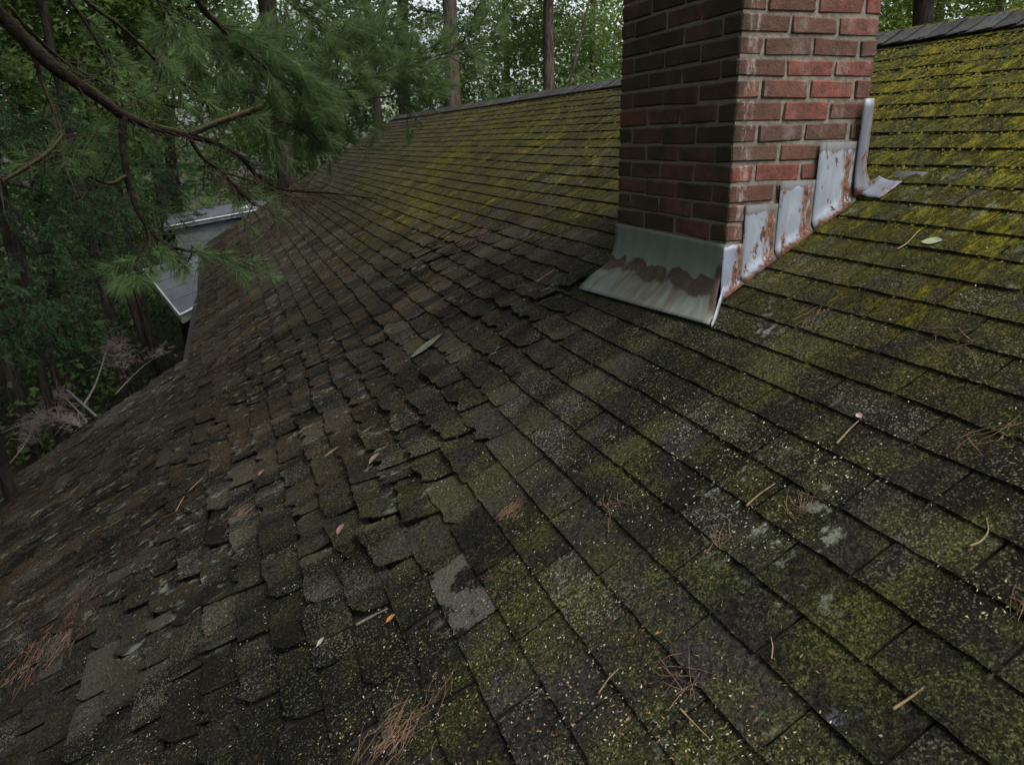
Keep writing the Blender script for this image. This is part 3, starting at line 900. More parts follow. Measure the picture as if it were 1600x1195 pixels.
def sheet(name, grid, uvs, m, thick=0.0016, parent=ch):
    """thin sheet from a grid of points (rows x cols)"""
    G = np.array(grid, float); nr, nc = G.shape[:2]
    du = np.gradient(G, axis=0); dv_ = np.gradient(G, axis=1)
    nn = np.cross(du, dv_); nn /= np.linalg.norm(nn, axis=2, keepdims=True) + 1e-9
    V = np.concatenate([G.reshape(-1, 3), (G - nn * thick).reshape(-1, 3)]); U = np.array(uvs, float).reshape(-1, 2); U = np.concatenate([U, U])
    f = []; K = nr * nc
    for i in range(nr - 1):
        for j in range(nc - 1):
            a, b, c, d = i * nc + j, (i + 1) * nc + j, (i + 1) * nc + j + 1, i * nc + j + 1
            f.append((a, b, c, d)); f.append((K + d, K + c, K + b, K + a))
    for i in range(nr - 1):
        for j in (0, nc - 1):
            a, b = i * nc + j, (i + 1) * nc + j; f.append((a, K + a, K + b, b) if j == 0 else (b, K + b, K + a, a))
    for j in range(nc - 1):
        for i in (0, nr - 1):
            a, b = i * nc + j, i * nc + j + 1; f.append((b, K + b, K + a, a) if i == 0 else (a, K + a, K + b, b))
    o = link(name, mesh(name, V, f, [m], True, U), parent); o.location = -CO
    return o


# apron: upright against the downhill face, then a swept curve out onto the roof
prof = [(CX - .006, -.3735), (CX - .0075, -.425), (CX - .0115, -.465), (CX - .022, -.505), (CX - .042, -.541), (CX - .070, -.573), (CX - .105, -.600), (1.462, None)]
grid, uvs = [], []
prof_s = []
for j in range(25):
    s = j / 24
    col = []; uc = []; acc = 0; last = None
    pts = []
    y_top = CY - 0.004 + (CY1 - CY + 0.006) * s
    y_bot = 1.985 + (2.90 - 1.985) * s
    xb = 1.487 + (1.432 - 1.487) * s
    for i, (px_, pz_) in enumerate(prof):
        if pz_ is None: px_, pz_ = xb, rz(xb, y_bot) + 0.021
        elif i >= 5:
            px_ = px_ + (xb - 1.46) * (0.3 if i == 5 else 0.7); pz_ = max(pz_, Z0 + SL * px_ + 0.026)
        pts.append((px_, pz_))
    sp = spline(pts, 3)
    for q, (px_, pz_) in enumerate(sp):
        f_ = min(1, max(0, (q / (len(sp) - 1) - 0.35) / 0.65)) ** 1.5
        yy = y_top + (y_bot - y_top) * f_
        wv = 0.0025 * mnoise.noise(Vector((yy * 6, q * 0.25, 4))) * (q > 3)
        if last is not None: acc += math.hypot(px_ - last[0], pz_ - last[1])
        last = (px_, pz_)
        col.append((px_ - wv, yy, pz_ + wv)); uc.append(((1 - s) * 0.79, acc))
    grid.append(col); uvs.append(uc)
sheet('apron_flashing', [g for g in grid], uvs, M_APRON)
# its folded end, turned down beside the near corner
g, u = [], []
for j in range(5):
    s = j / 4; x = 1.489 + 0.118 * s; y = 1.985 + 0.10 * s
    z1 = rz(x, y) + 0.021 + 0.045 * s ** 1.5; z0 = rz(x, y) + 0.008
    g.append([(x + .004 * t_, y - .002 - .016 * (1 - t_) * (1 - s * .6), z0 + (z1 - z0) * t_) for t_ in (0, .5, 1)]); u.append([(.2 + .4 * s, .2 + .3 * t_) for t_ in (0, .5, 1)])
sheet('apron_fold', g[::-1], u[::-1], mat_simple('bright_fold_metal', (0.20, 0.22, 0.25), (0.34, 0.37, 0.41), 25, 0.5, .2, .002))


def side_sheet(name, x0, x1, zt, m, off, zb_extra=0.0, bow=0.0):
    """flat flashing sheet on the side face; its foot follows the roof"""
    g, u = [], []
    for j in range(9):
        s = j / 8; x = x0 + (x1 - x0) * s
        zb = rz(x, CY) + 0.010 + zb_extra
        cg, cu = [], []
        for i in range(9):
            t = i / 8; z = zb + (zt - zb) * t
            flare = 0.020 * max(0, 1 - t * 7) ** 2
            cg.append((x, CY - off - flare - bow * math.sin(math.pi * s) * (1 - t) * 0.5 - 0.0015 * mnoise.noise(Vector((x * 20, z * 20, off * 900))), z)); cu.append((s, t))
        g.append(cg[::1]); u.append(cu)
    return sheet(name, g[::-1], u[::-1], m)


side_sheet('step_flashing', 1.606, 1.694, -0.3745, mat_galv('rust_scabbed_corner_flashing', (0.22, 0.25, 0.31), 1.0, 0.02), 0.0075)
side_sheet('step_flashing', 1.690, 1.835, -0.241, M_GALV, 0.0055, 0, .004)
side_sheet('step_flashing', 1.832, 1.992, -0.166, M_GALV, 0.0085, 0, .004)
side_sheet('step_flashing', 1.988, 2.170, -0.038, M_GALV, 0.0115, 0, .004)
# small folded corner of the apron turned up the side
g = [[(1.612 - .02 * a, CY - .008 - .012 * a - .0 * b, rz(1.61, 2.09) + .012 + .06 * (1 - b) * (1 - a * .6)) for b in (0, .5, 1)] for a in (0, .5, 1)]
M_BRIGHT = mat_galv('bright_flashing', (0.14, 0.155, 0.18), 1.0, 0.01)
# corner upright at the back of the side face, kicked out into a foot on the roof
def upright():
    g, u = [], []
    zt, zb = 0.107, rz(2.2, CY) + 0.012
    for j in range(8):
        s = j / 7; cg, cu = [], []
        for i in range(12):
            t = i / 11
            k = max(0, 1 - t / 0.32) ** 1.7
            x = 2.158 + 0.050 * s + k * (0.072 * s)
            z = zb + (zt - zb) * t
            y = CY - 0.018 - 0.010 * math.sin(math.pi * s) - k * 0.012 * (1 - .4 * s)
            cg.append((x, y, z)); cu.append((0.1 + 0.75 * s, t * 0.95))
        g.append(cg); u.append(cu)
    sheet('corner_flashing', g[::-1], u[::-1], M_BRIGHT, 0.002)
upright()
g, u = [], []
for j in range(8):
    s = j / 7; cg, cu = [], []
    for i in range(6):
        t = i / 5
        x = 2.182 + 0.095 * s ; y = (CY - 0.022) - 0.105 * t
        zz = rz(x, y) + 0.016 + 0.004 * mnoise.noise(Vector((x * 30, y * 30, 2))) + (0.018 * (1 - t) ** 4)
        cg.append((x, y, zz)); cu.append((0.1 + 0.6 * t, 0.06 + 0.85 * s))
    g.append(cg); u.append(cu)
sheet('flashing_foot', g, u, M_BRIGHT, 0.002)
# bare flashing laps showing at the back corner
for (xa, xb_, ya, yb) in ((2.285, 2.345, 1.93, 2.06),):
    g = [[(xa + (xb_ - xa) * i / 3, ya + (yb - ya) * j / 3, rz(xa + (xb_ - xa) * i / 3, ya) + 0.0085) for i in range(4)] for j in range(4)]
    u = [[(0.2 + .1 * i, .2 + .1 * j) for i in range(4)] for j in range(4)]
    sheet('lap_flashing', g[::-1], u[::-1], mat_simple('dull_lap_metal', (0.040, 0.040, 0.048), (0.075, 0.075, 0.085), 30, 0.7), 0.002)

exec_tail = True
# ------------------------------------------------------------------ trees
def leaf_cloud(n_clusters, per, crad, leaf, shape, seed, droop=0.0):
    """clumped leaves: two-triangle folded leaves around cluster centres given by shape(rng)"""
    g = np.random.default_rng(seed)
    C = np.array([shape(g) for _ in range(n_clusters)])
    cr = g.random(n_clusters)
    base = np.repeat(C, per, axis=0)
    n = len(base)
    d = g.normal(size=(n, 3)) * np.array([1, 1, 0.55]) * crad * 0.6
    P = base + d
    a = g.uniform(0, 2 * np.pi, n); tilt = g.normal(0, 0.55, n) - droop
    ax = np.stack([np.cos(a) * np.cos(tilt), np.sin(a) * np.cos(tilt), np.sin(tilt)], 1)
    sd_ = np.stack([-np.sin(a), np.cos(a), g.normal(0, 0.5, n)], 1); sd_ /= np.linalg.norm(sd_, axis=1, keepdims=True)
    L = leaf * g.uniform(0.6, 1.25, n)[:, None]
    up = np.cross(ax, sd_)
    v = np.stack([P, P + ax * L * .5 + sd_ * L * .32 + up * L * .08, P + ax * L, P + ax * L * .5 - sd_ * L * .32 + up * L * .08], 1).reshape(-1, 3)
    i = np.arange(n) * 4
    f = np.concatenate([np.stack([i, i + 1, i + 2], 1), np.stack([i, i + 2, i + 3], 1)])
    r = np.clip(np.repeat(cr, per) * 0.6 + g.random(n) * 0.4, 0, 1)
    return v, f, np.repeat(r, 4)


def leaf_mesh(name, args, m):
    v, f, r = leaf_cloud(*args)
    me = mesh(name, v, f, [m])
    a = me.attributes.new('rnd', 'FLOAT', 'POINT'); a.data.foreach_set('value', r.astype(np.float32))
    return me


def ell(rx_, ry_, rz_, z0, hollow=0.35):
    def s(g):
        while True:
            p = g.uniform(-1, 1, 3); q = np.linalg.norm(p)
            if hollow < q < 1: return p * np.array([rx_, ry_, rz_]) + np.array([0, 0, z0])
    return s


CROWN = [leaf_mesh('crown', (130, 75, 0.75, 0.20, ell(3.2, 3.2, 4.2, 0), 1, 0.2), M_LEAF_A),
         leaf_mesh('crown', (110, 80, 0.70, 0.19, ell(2.8, 2.8, 3.6, 0), 2, 0.2), M_LEAF_B),
         leaf_mesh('crown', (140, 70, 0.80, 0.21, ell(3.4, 3.0, 4.6, 0), 3, 0.25), M_LEAF_C)]


def tree(name, label, px, py, dist, dia, lean=(0, 0), crown=0, cz=2.0, cs=1.0, h=16, bark=None, group=None, limbs=6, extra=()):
    p = at(px, py, 1.0); hd = math.hypot(p[0], p[1]); P = p / hd * dist
    z0 = GZ - 0.2
    t = tag(empty(name, (P[0], P[1], z0)), label, 'tree', group)
    mb = MB(); n = 12
    pts, rad = [], []
    zc = P[2]                                        # height where it crosses the sight line
    for i in range(n + 1):
        s = i / n; z = z0 + h * s
        w = 0.10 * np.array([mnoise.noise(Vector((px * .1, s * 3, 0))), mnoise.noise(Vector((px * .1, s * 3, 7)))])
        pts.append((w[0] + lean[0] * (z - zc), w[1] + lean[1] * (z - zc), z - z0)); rad.append(dia / 2 * (1.25 - 0.75 * s + 0.5 * max(0, 0.06 - s) / 0.06))
    mb.tube(pts, rad, 10, True, 0.05)
    rt = random.Random(int(px * 7 + dist * 13))
    for _ in range(limbs):
        i = rt.randrange(5, n); a = rt.uniform(0, 6.28); L = rt.uniform(1.5, 3.2)
        q = Vector(pts[i]); d = Vector((math.cos(a), math.sin(a), rt.uniform(0.1, 0.6)))
        mb.tube([q, q + d * L * .35 + Vector((0, 0, .05)), q + d * L * .7, q + d * L + Vector((0, 0, rt.uniform(-.3, .3)))], [dia * .13, dia * .09, dia * .05, .01], 6)
    mb.build('trunk', bark or M_BARK, t, True)
    for ci, (dx, dy, cz_, cs_, cv) in enumerate([(0, 0, cz, cs, crown), *extra]):
        if cv is None: continue
        i = min(n, max(0, int((cz_ - z0) / h * n)))
        o = link('crown', CROWN[cv], t)
        o.location = Vector((pts[i][0] + dx, pts[i][1] + dy, cz_ - z0)); o.scale = (cs_, cs_, cs_); o.rotation_euler = (0, 0, rt.uniform(0, 6.28))
    return t


# trunks that show above the ridge, left to right, then those in the dark wood on the left
tree('oak_tree', 'straight thick brown trunk rising just right of the bright sky gap', 706, 80, 22, .46, (0.01, 0), 0, 9.5, 0.9, h=18, extra=((4.5, 3, 1.6, .7, 2),))
tree('oak_tree', 'bare straight trunk midway between the sky gap and the chimney', 857, 60, 24, .38, (0.004, 0), 2, 7.5, 0.8, extra=((-2.2, 3, 2.0, .65, 0),))
tree('oak_tree', 'pale slim trunk nearest the left edge of the chimney', 927, 50, 29, .26, (0, 0), 1, 5.2, 0.8, extra=((2, 3, 1.0, .7, 0),))
tree('slender_tree', 'thin dark leaning stem between two straight trunks left of chimney', 908, 60, 21, .11, (0.22, -0.12), None, 3, 1, h=10, limbs=7)
tree('oak_tree', 'trunk leaning beside the left side of the bright sky gap', 632, 80, 25, .42, (0.05, -.02), 1, 10, 0.8, h=18, extra=((-4.5, 1, 0.8, .8, 0),))
tree('oak_tree', 'slim trunk seen through needles left of the ridge end', 583, 100, 24, .28, (-.02, 0), 0, 6.0, 0.8, extra=((-1.5, 3, 1.0, .8, 2),))
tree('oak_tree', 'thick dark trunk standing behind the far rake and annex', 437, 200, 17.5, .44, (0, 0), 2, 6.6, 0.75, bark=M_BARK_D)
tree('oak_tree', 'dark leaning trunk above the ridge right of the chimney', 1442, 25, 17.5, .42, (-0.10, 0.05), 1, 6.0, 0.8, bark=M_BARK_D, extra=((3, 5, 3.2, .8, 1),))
tree('oak_tree', 'pale slim trunk just right of the dark leaning trunk', 1467, 25, 29, .30, (0, 0), 0, 5.5, 0.9, extra=((4, -4, 4.2, .8, 2),))
tree('maple_tree', 'leafy tree over the ridge at the far right of the picture', 1560, 10, 25, .30, (0, 0), 1, 3.6, 0.9)
tree('maple_tree', 'leafy green tree filling the gap right of the sky gap', 790, 60, 31, .28, (0, 0), 1, 2.6, 0.9)
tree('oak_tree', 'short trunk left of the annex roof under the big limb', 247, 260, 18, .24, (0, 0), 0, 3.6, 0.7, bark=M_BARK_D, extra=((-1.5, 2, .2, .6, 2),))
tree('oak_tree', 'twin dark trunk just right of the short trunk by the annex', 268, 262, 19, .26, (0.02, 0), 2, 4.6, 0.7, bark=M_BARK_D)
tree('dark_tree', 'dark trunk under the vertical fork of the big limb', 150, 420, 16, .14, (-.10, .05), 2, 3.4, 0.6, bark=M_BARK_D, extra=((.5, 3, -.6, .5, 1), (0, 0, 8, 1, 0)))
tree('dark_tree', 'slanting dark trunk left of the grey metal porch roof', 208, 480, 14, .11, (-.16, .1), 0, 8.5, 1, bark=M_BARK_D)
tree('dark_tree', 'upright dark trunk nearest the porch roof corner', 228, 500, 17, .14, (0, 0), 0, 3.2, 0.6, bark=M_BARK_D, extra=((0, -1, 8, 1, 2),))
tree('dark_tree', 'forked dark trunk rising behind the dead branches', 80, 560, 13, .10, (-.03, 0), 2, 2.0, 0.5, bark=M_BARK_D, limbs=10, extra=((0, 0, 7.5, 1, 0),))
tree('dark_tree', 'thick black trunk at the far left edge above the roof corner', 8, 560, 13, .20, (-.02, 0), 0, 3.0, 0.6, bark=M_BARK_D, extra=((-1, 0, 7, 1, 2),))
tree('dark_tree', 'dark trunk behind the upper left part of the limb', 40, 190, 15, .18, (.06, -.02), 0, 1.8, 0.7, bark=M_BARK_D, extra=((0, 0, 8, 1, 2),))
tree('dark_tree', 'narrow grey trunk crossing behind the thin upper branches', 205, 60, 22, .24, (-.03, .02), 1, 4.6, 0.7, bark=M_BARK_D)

# the far wood closes the view
def far_shape(g):
    a = g.uniform(-1.45, 1.75); d = g.uniform(30, 58); z = GZ + abs(g.normal(0, 1)) * 0 + g.uniform(0, 1) ** 0.85 * (15.5 + 3 * math.sin(a * 9) + 2.5 * math.sin(a * 23 + 1)) * (1 - .62 * math.exp(-((a - .245) / .04) ** 2))
    return np.array([math.sin(a) * d, math.cos(a) * d, z])
me = leaf_mesh('forest', (1500, 60, 1.9, 0.42, far_shape, 21, 0.2), M_LEAF_C)
tag(link('forest', me), 'far green wood closing the view behind the trunks', 'forest', None, 'stuff')
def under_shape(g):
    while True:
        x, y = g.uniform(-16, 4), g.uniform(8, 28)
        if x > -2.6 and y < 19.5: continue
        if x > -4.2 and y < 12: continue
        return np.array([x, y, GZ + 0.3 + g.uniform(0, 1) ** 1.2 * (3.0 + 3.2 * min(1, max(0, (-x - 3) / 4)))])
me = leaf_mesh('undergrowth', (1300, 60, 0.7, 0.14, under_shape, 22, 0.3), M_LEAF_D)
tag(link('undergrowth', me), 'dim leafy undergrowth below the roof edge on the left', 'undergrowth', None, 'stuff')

# ------------------------------------------------------------------ the overhanging pine
PB = np.array([-5.2, 3.4, GZ - .2])
pine = tag(empty('pine_tree', PB), 'white pine whose mossy limb and soft needles overhang the roof from upper left', 'pine tree')
mb = MB()
mb.tube([PB + np.array([0.04 * math.sin(z), 0.05 * math.cos(z * .7), z]) for z in np.linspace(0, 20, 14)], list(np.linspace(.30, .07, 14)), 12, True, .05)
o = mb.build('trunk', M_BARK_D, pine, True); o.location = -Vector(PB)
needles = []                                          # (base point, direction, length, needle length)
twigs = MB()


def px_path(rows):                                    # rows: photo x, y, distance
    return np.array([at(*q) for q in rows])


def limb(rows, w0, w1, name='limb', n=5, m=None, blunt=False, nsides=9, start=None):
    P = px_path(rows)
    if start is not None: P = np.vstack([np.atleast_2d(start), P])
    S = spline(P, n)
    d = [np.linalg.norm(p) for p in S]
    k = len(S)
    rad = [max(0.0015, (w0 + (w1 - w0) * (i / (k - 1)) ** 0.8) / 2 / F_PX * d[i] * (1 + .10 * mnoise.noise(Vector(S[i]) * 9))) for i in range(k)]
    mb = MB(); mb.tube(S, rad, nsides, True, 0.09)
    o = mb.build(name, m or M_LIMB, pine, True); o.location = -Vector(PB)
    return S


L1 = limb([(-60, -45, 3.1), (0, 22, 3.15), (75, 97, 3.2), (110, 124, 3.25), (150, 150, 3.3), (192, 180, 3.35), (240, 198, 3.45), (290, 211, 3.55), (340, 226, 3.7), (378, 248, 3.8), (402, 275, 3.95), (440, 296, 4.1), (520, 302, 4.3), (590, 311, 4.5)], 25, 2.0,
          start=np.array([PB + np.array([0.05, .02, 8.2]), at(-420, -330, 4.2), at(-200, -180, 3.4)]))
L2 = limb([(193, 182, 3.35), (191, 215, 3.35), (197, 268, 3.35), (208, 312, 3.38), (227, 350, 3.4), (242, 370, 3.45), (280, 389, 3.55), (330, 397, 3.7), (385, 394, 3.85)], 12, 2, nsides=8)
L2a = limb([(198, 274, 3.35), (172, 287, 3.3), (140, 275, 3.25), (105, 250, 3.2), (85, 240, 3.15)], 6, 2, nsides=6)
L2b = limb([(170, 288, 3.3), (176, 320, 3.28), (180, 368, 3.25)], 4, 1.2, nsides=5)
L2c = limb([(232, 360, 3.4), (234, 385, 3.38), (222, 405, 3.36), (200, 420, 3.3)], 4, 1.2, nsides=5)
L3 = limb([(297, 211, 3.55), (330, 195, 3.6), (370, 181, 3.68), (411, 166, 3.75)], 9, 8, nsides=8)
L4 = limb([(296, 214, 3.55), (315, 245, 3.6), (345, 268, 3.68), (375, 300, 3.75), (398, 322, 3.85)], 7, 1.5, nsides=6)
L4b = limb([(345, 268, 3.68), (400, 285, 3.8), (450, 305, 3.95), (490, 318, 4.1)], 4, 1.2, nsides=5)
L5 = limb([(295, -30, 3.7), (318, 15, 3.75), (345, 42, 3.8), (395, 88, 3.9), (440, 125, 4.0), (480, 141, 4.1), (550, 154, 4.25), (615, 150, 4.4)], 10, 2, nsides=8)
L5b = limb([(470, 138, 4.08), (540, 128, 4.2), (620, 108, 4.35), (700, 82, 4.5), (770, 62, 4.6)], 4.5, 1.2, nsides=6)
L5c = limb([(442, 128, 4.0), (465, 165, 4.05), (495, 200, 4.1), (515, 226, 4.15)], 3.5, 1.2, nsides=5)
L6 = limb([(112, -20, 3.5), (145, 10, 3.5), (195, 47, 3.55), (242, 92, 3.6), (275, 120, 3.65), (335, 168, 3.75)], 7, 2, nsides=7)
L6b = limb([(12, 8, 3.25), (60, 62, 3.3), (110, 103, 3.4), (170, 133, 3.5), (240, 160, 3.6), (345, 178, 3.8)], 5, 2, nsides=6)
L7 = limb([(100, -12, 3.6), (138, 42, 3.6), (165, 90, 3.6), (182, 138, 3.6), (192, 170, 3.6)], 5, 2, nsides=6)
L8 = limb([(55, 78, 3.25), (60, 112, 3.25), (75, 150, 3.2), (95, 203, 3.15), (92, 220, 3.12), (60, 250, 3.05), (-10, 292, 3.0)], 6, 5, nsides=6)
L8b = limb([(92, 220, 3.12), (72, 240, 3.1), (70, 275, 3.1)], 3, 1, nsides=5)
L9 = limb([(225, -25, 3.9), (262, 20, 3.95), (300, 62, 4.05), (350, 95, 4.2), (400, 110, 4.3)], 5, 1.5, nsides=6)
L10 = limb([(380, 178, 3.8), (440, 190, 3.95), (500, 212, 4.15), (560, 222, 4.3)], 3.5, 1.2, nsides=5)
L11 = limb([(420, -30, 4.2), (470, 20, 4.3), (540, 55, 4.45), (610, 70, 4.6)], 6, 1.5, nsides=6)


def shoot(base, d, L, nl, n, spread=0.9):
    needles.append((np.asarray(base), np.asarray(d), L, nl, n, spread))


def spray(S, i0, i1, count, reach, nl=0.085, n=70, down=0.15, up=0.15):
    """side shoots with needles along part of a branch"""
    for _ in range(count):
        t = random.uniform(i0, i1) * (len(S) - 1); i = min(len(S) - 2, int(t))
        p = S[i] + (S[i + 1] - S[i]) * (t - i); ax = S[i + 1] - S[i]; ax /= np.linalg.norm(ax)
        r = rng.normal(size=3); r[2] = r[2] * 0.55 + up - down; r -= ax * (r @ ax) * 0.6; r /= np.linalg.norm(r)
        d = ax * 0.75 + r * 0.9; d /= np.linalg.norm(d)
        L = reach * random.uniform(0.35, 1.0)
        q1 = p + d * L * .5 + rng.normal(size=3) * L * .04; q2 = p + d * L + np.array([0, 0, -.06 * L]) + rng.normal(size=3) * L * .05
        twigs.tube([p, q1, q2], [.0028, .0020, .0012], 4, False)
        shoot(q1 * .5 + p * .5, (q2 - p) / np.linalg.norm(q2 - p), np.linalg.norm(q2 - p) * .8, nl, n)
        for _k in range(random.randint(2, 4)):
            s = random.uniform(.25, 1); b = p + (q2 - p) * s
            d2 = d + rng.normal(size=3) * .55; d2 /= np.linalg.norm(d2); l2 = L * random.uniform(.25, .5)
            twigs.tube([b, b + d2 * l2], [.0016, .0010], 3, False)
            shoot(b + d2 * l2 * .35, d2, l2 * .65, nl, n)


spray(L5, .25, 1, 70, .42); spray(L5b, 0, 1, 46, .36); spray(L5c, .1, .8, 9, .22); spray(L9, .1, 1, 40, .42)
spray(L11, .0, 1, 60, .45); spray(L10, .1, .8, 14, .22); spray(L6, .55, 1, 14, .28, n=40); spray(L1, .75, .95, 3, .14, n=16)
spray(L2, .65, 1, 8, .20, n=30); spray(L2c, .3, 1, 7, .16, n=40); spray(L4, .5, 1, 6, .2, n=26); spray(L2a, .4, 1, 5, .2, n=24)
spray(L8, .75, 1, 6, .22, n=40); spray(L6b, .6, 1, 8, .2, n=30); spray(L7, .1, .7, 5, .2, n=30)
# bare dead twiglets under the limb
for S, c in ((L1, 90), (L2, 40), (L4, 40), (L4b, 34), (L3, 8), (L6b, 26), (L10, 22), (L8, 14), (L6, 16), (L5c, 10), (L2a, 12)):
    for _ in range(c):
        i = random.randrange(int(len(S) * .3), len(S) - 1); p = S[i]; ax = S[i + 1] - S[i]; ax /= np.linalg.norm(ax)
        d = ax * .7 + rng.normal(size=3) * .6 + np.array([0, 0, -.25]); d /= np.linalg.norm(d); L = random.uniform(.07, .30)
        q = p + d * L * .5 + rng.normal(size=3) * .012; e_ = q + (d + rng.normal(size=3) * .35) * L * .5
        twigs.tube([p, q, e_], [.0026, .0017, .0008], 4, False)
        if random.random() < .6:
            d2 = d + rng.normal(size=3) * .6; twigs.tube([q, q + d2 / np.linalg.norm(d2) * L * .4], [.0012, .0006], 3, False)
o = twigs.build('twigs', M_TWIG, pine); o.location = -Vector(PB); o['kind'] = 'stuff'


def needle_mesh(name, lst, m, seed, width=0.0013):
    g = np.random.default_rng(seed); V, Rn = [], []
    for b, d, L, nl, n, spread in lst:
        s = g.random(n) ** 0.8; P = b + d * (s * L)[:, None]
        r = g.normal(size=(n, 3)); r -= d * (r @ d)[:, None]; r /= np.linalg.norm(r, axis=1, keepdims=True)
        a = g.uniform(.25, spread, n)[:, None]
        q = d * np.cos(a) + r * np.sin(a); q[:, 2] -= .12; q /= np.linalg.norm(q, axis=1, keepdims=True)
        l = nl * g.uniform(.65, 1.1, n)[:, None]
        w = np.cross(q, g.normal(size=(n, 3))); w /= np.linalg.norm(w, axis=1, keepdims=True)
        V.append(np.stack([P - w * width, P + w * width, P + q * l], 1).reshape(-1, 3)); Rn.append(np.repeat(np.clip(g.random() * .6 + g.random(n) * .4, 0, 1), 3))
    V = np.concatenate(V); f = np.arange(len(V)).reshape(-1, 3)
    me = mesh(name, V, f, [m]); a = me.attributes.new('rnd', 'FLOAT', 'POINT'); a.data.foreach_set('value', np.concatenate(Rn).astype(np.float32))
    return me


o = link('needles', needle_mesh('needles', needles, M_NEEDLE, 5), pine); o.location = -Vector(PB); o['kind'] = 'stuff'
# unseen pine boughs, added above and left of view to shade the lower roof
needles2 = []
while len(needles2) < 3000:
    b = np.array([random.uniform(-7.5, 2.2), random.uniform(-5, 10), random.uniform(1.8, 7.0)])
    if random.random() > min(1, (2.3 - b[0]) / 2.6): continue
    px, py, dz = proj(b)
    if dz > 0 and -150 < px < 1750 and py > -130: continue
    d = b - PB; d[2] = random.uniform(-.3, .3) * 4; d = d / np.linalg.norm(d) + rng.normal(size=3) * .4; d /= np.linalg.norm(d)
    needles2.append((b, d, .7, .17, 85, 1.1))
while len(needles2) < 4600:                            # low boughs added outside the view to block sky on the left
    b = np.array([random.uniform(-8.5, -3.3), random.uniform(-5, 7), random.uniform(-3.5, 3)])
    px, py, dz = proj(b)
    if dz > -.5 and px > -260: continue
    d = b - PB; d[2] = random.uniform(-.3, .3) * 4; d = d / np.linalg.norm(d) + rng.normal(size=3) * .4; d /= np.linalg.norm(d)
    needles2.append((b, d, .7, .17, 85, 1.1))
o = link('shade_boughs', needle_mesh('shade_boughs', needles2, M_NEEDLE, 6, 0.008), pine); o.location = -Vector(PB); o['kind'] = 'stuff'

# blue-green conifer boughs deeper in the wood at the left
def bough_tree(name, label, px, py, dist, dia, boughs, seed, m):
    g = random.Random(seed)
    p = at(px, py, 1); P = p / math.hypot(p[0], p[1]) * dist; P[2] = GZ - .2
    t = tag(empty(name, P), label, 'tree')
    mb = MB(); mb.tube([P + np.array([0, 0, z]) for z in np.linspace(0, 14, 8)], list(np.linspace(dia / 2, .05, 8)), 9, True, .05)
    lst = []
    for (bx_, by_, bd_, rpx, cnt) in boughs:
        c = at(bx_, by_, bd_); rad = rpx / F_PX * bd_
        root = np.array([P[0], P[1], c[2] + .5])
        mb.tube([root, (root + c) / 2 + np.array([0, 0, .12]), c], [.022, .014, .006], 5, False)
        for _ in range(cnt):
            q = c + rng.normal(size=3) * np.array([.55, .55, .28]) * rad
            d = (q - root) * np.array([1, 1, .4]); d /= np.linalg.norm(d); d += rng.normal(size=3) * .35; d /= np.linalg.norm(d)
            lst.append((q, d, rad * .35, rad * .13, 40, 1.15))
            lst.append((q + rng.normal(size=3) * rad * .15, d, rad * .3, rad * .13, 30, 1.15))
            if g.random() < .12: mb.tube([c, q], [.006, .003], 4, False)
    o = mb.build('trunk', M_BARK_D, t); o.location = -Vector(P)
    o = link('foliage', needle_mesh('foliage', lst, m, seed, .0034), t); o.location = -Vector(P); o['kind'] = 'stuff'


bough_tree('hemlock_tree', 'conifer with a bright green bough at the left edge above the dead branches', -60, 500, 6.5, .10, [(25, 510, 5.6, 75, 60), (-10, 480, 5.8, 60, 40), (45, 545, 5.6, 35, 24)], 31, M_NEEDLE_B)
bough_tree('hemlock_tree', 'blue-green conifer boughs below the left part of the big limb', 20, 400, 8.5, .09, [(60, 395, 7.6, 75, 40), (40, 190, 7.8, 90, 45), (60, 235, 7.5, 80, 40), (150, 360, 8, 90, 45), (105, 300, 8.2, 100, 46)], 32, M_NEEDLE_B)
bough_tree('hemlock_tree', 'blue-green conifer boughs hanging between the limb fork and the annex', 150, 400, 11, .10, [(235, 255, 9.5, 80, 40), (200, 320, 9.5, 70, 40), (170, 410, 9, 70, 40), (290, 290, 10, 60, 24), (255, 400, 9, 45, 24)], 33, M_NEEDLE_B)

# ------------------------------------------------------------------ dead branches on the lower rake
def on_roof(px, py, lift=0.012):
    r = ray(px, py); t = Z0 / (r[2] - SL * r[0]); P = r * t
    # settle on the uneven surface
    P[2] = rz(P[0], P[1]) + lift
    return P


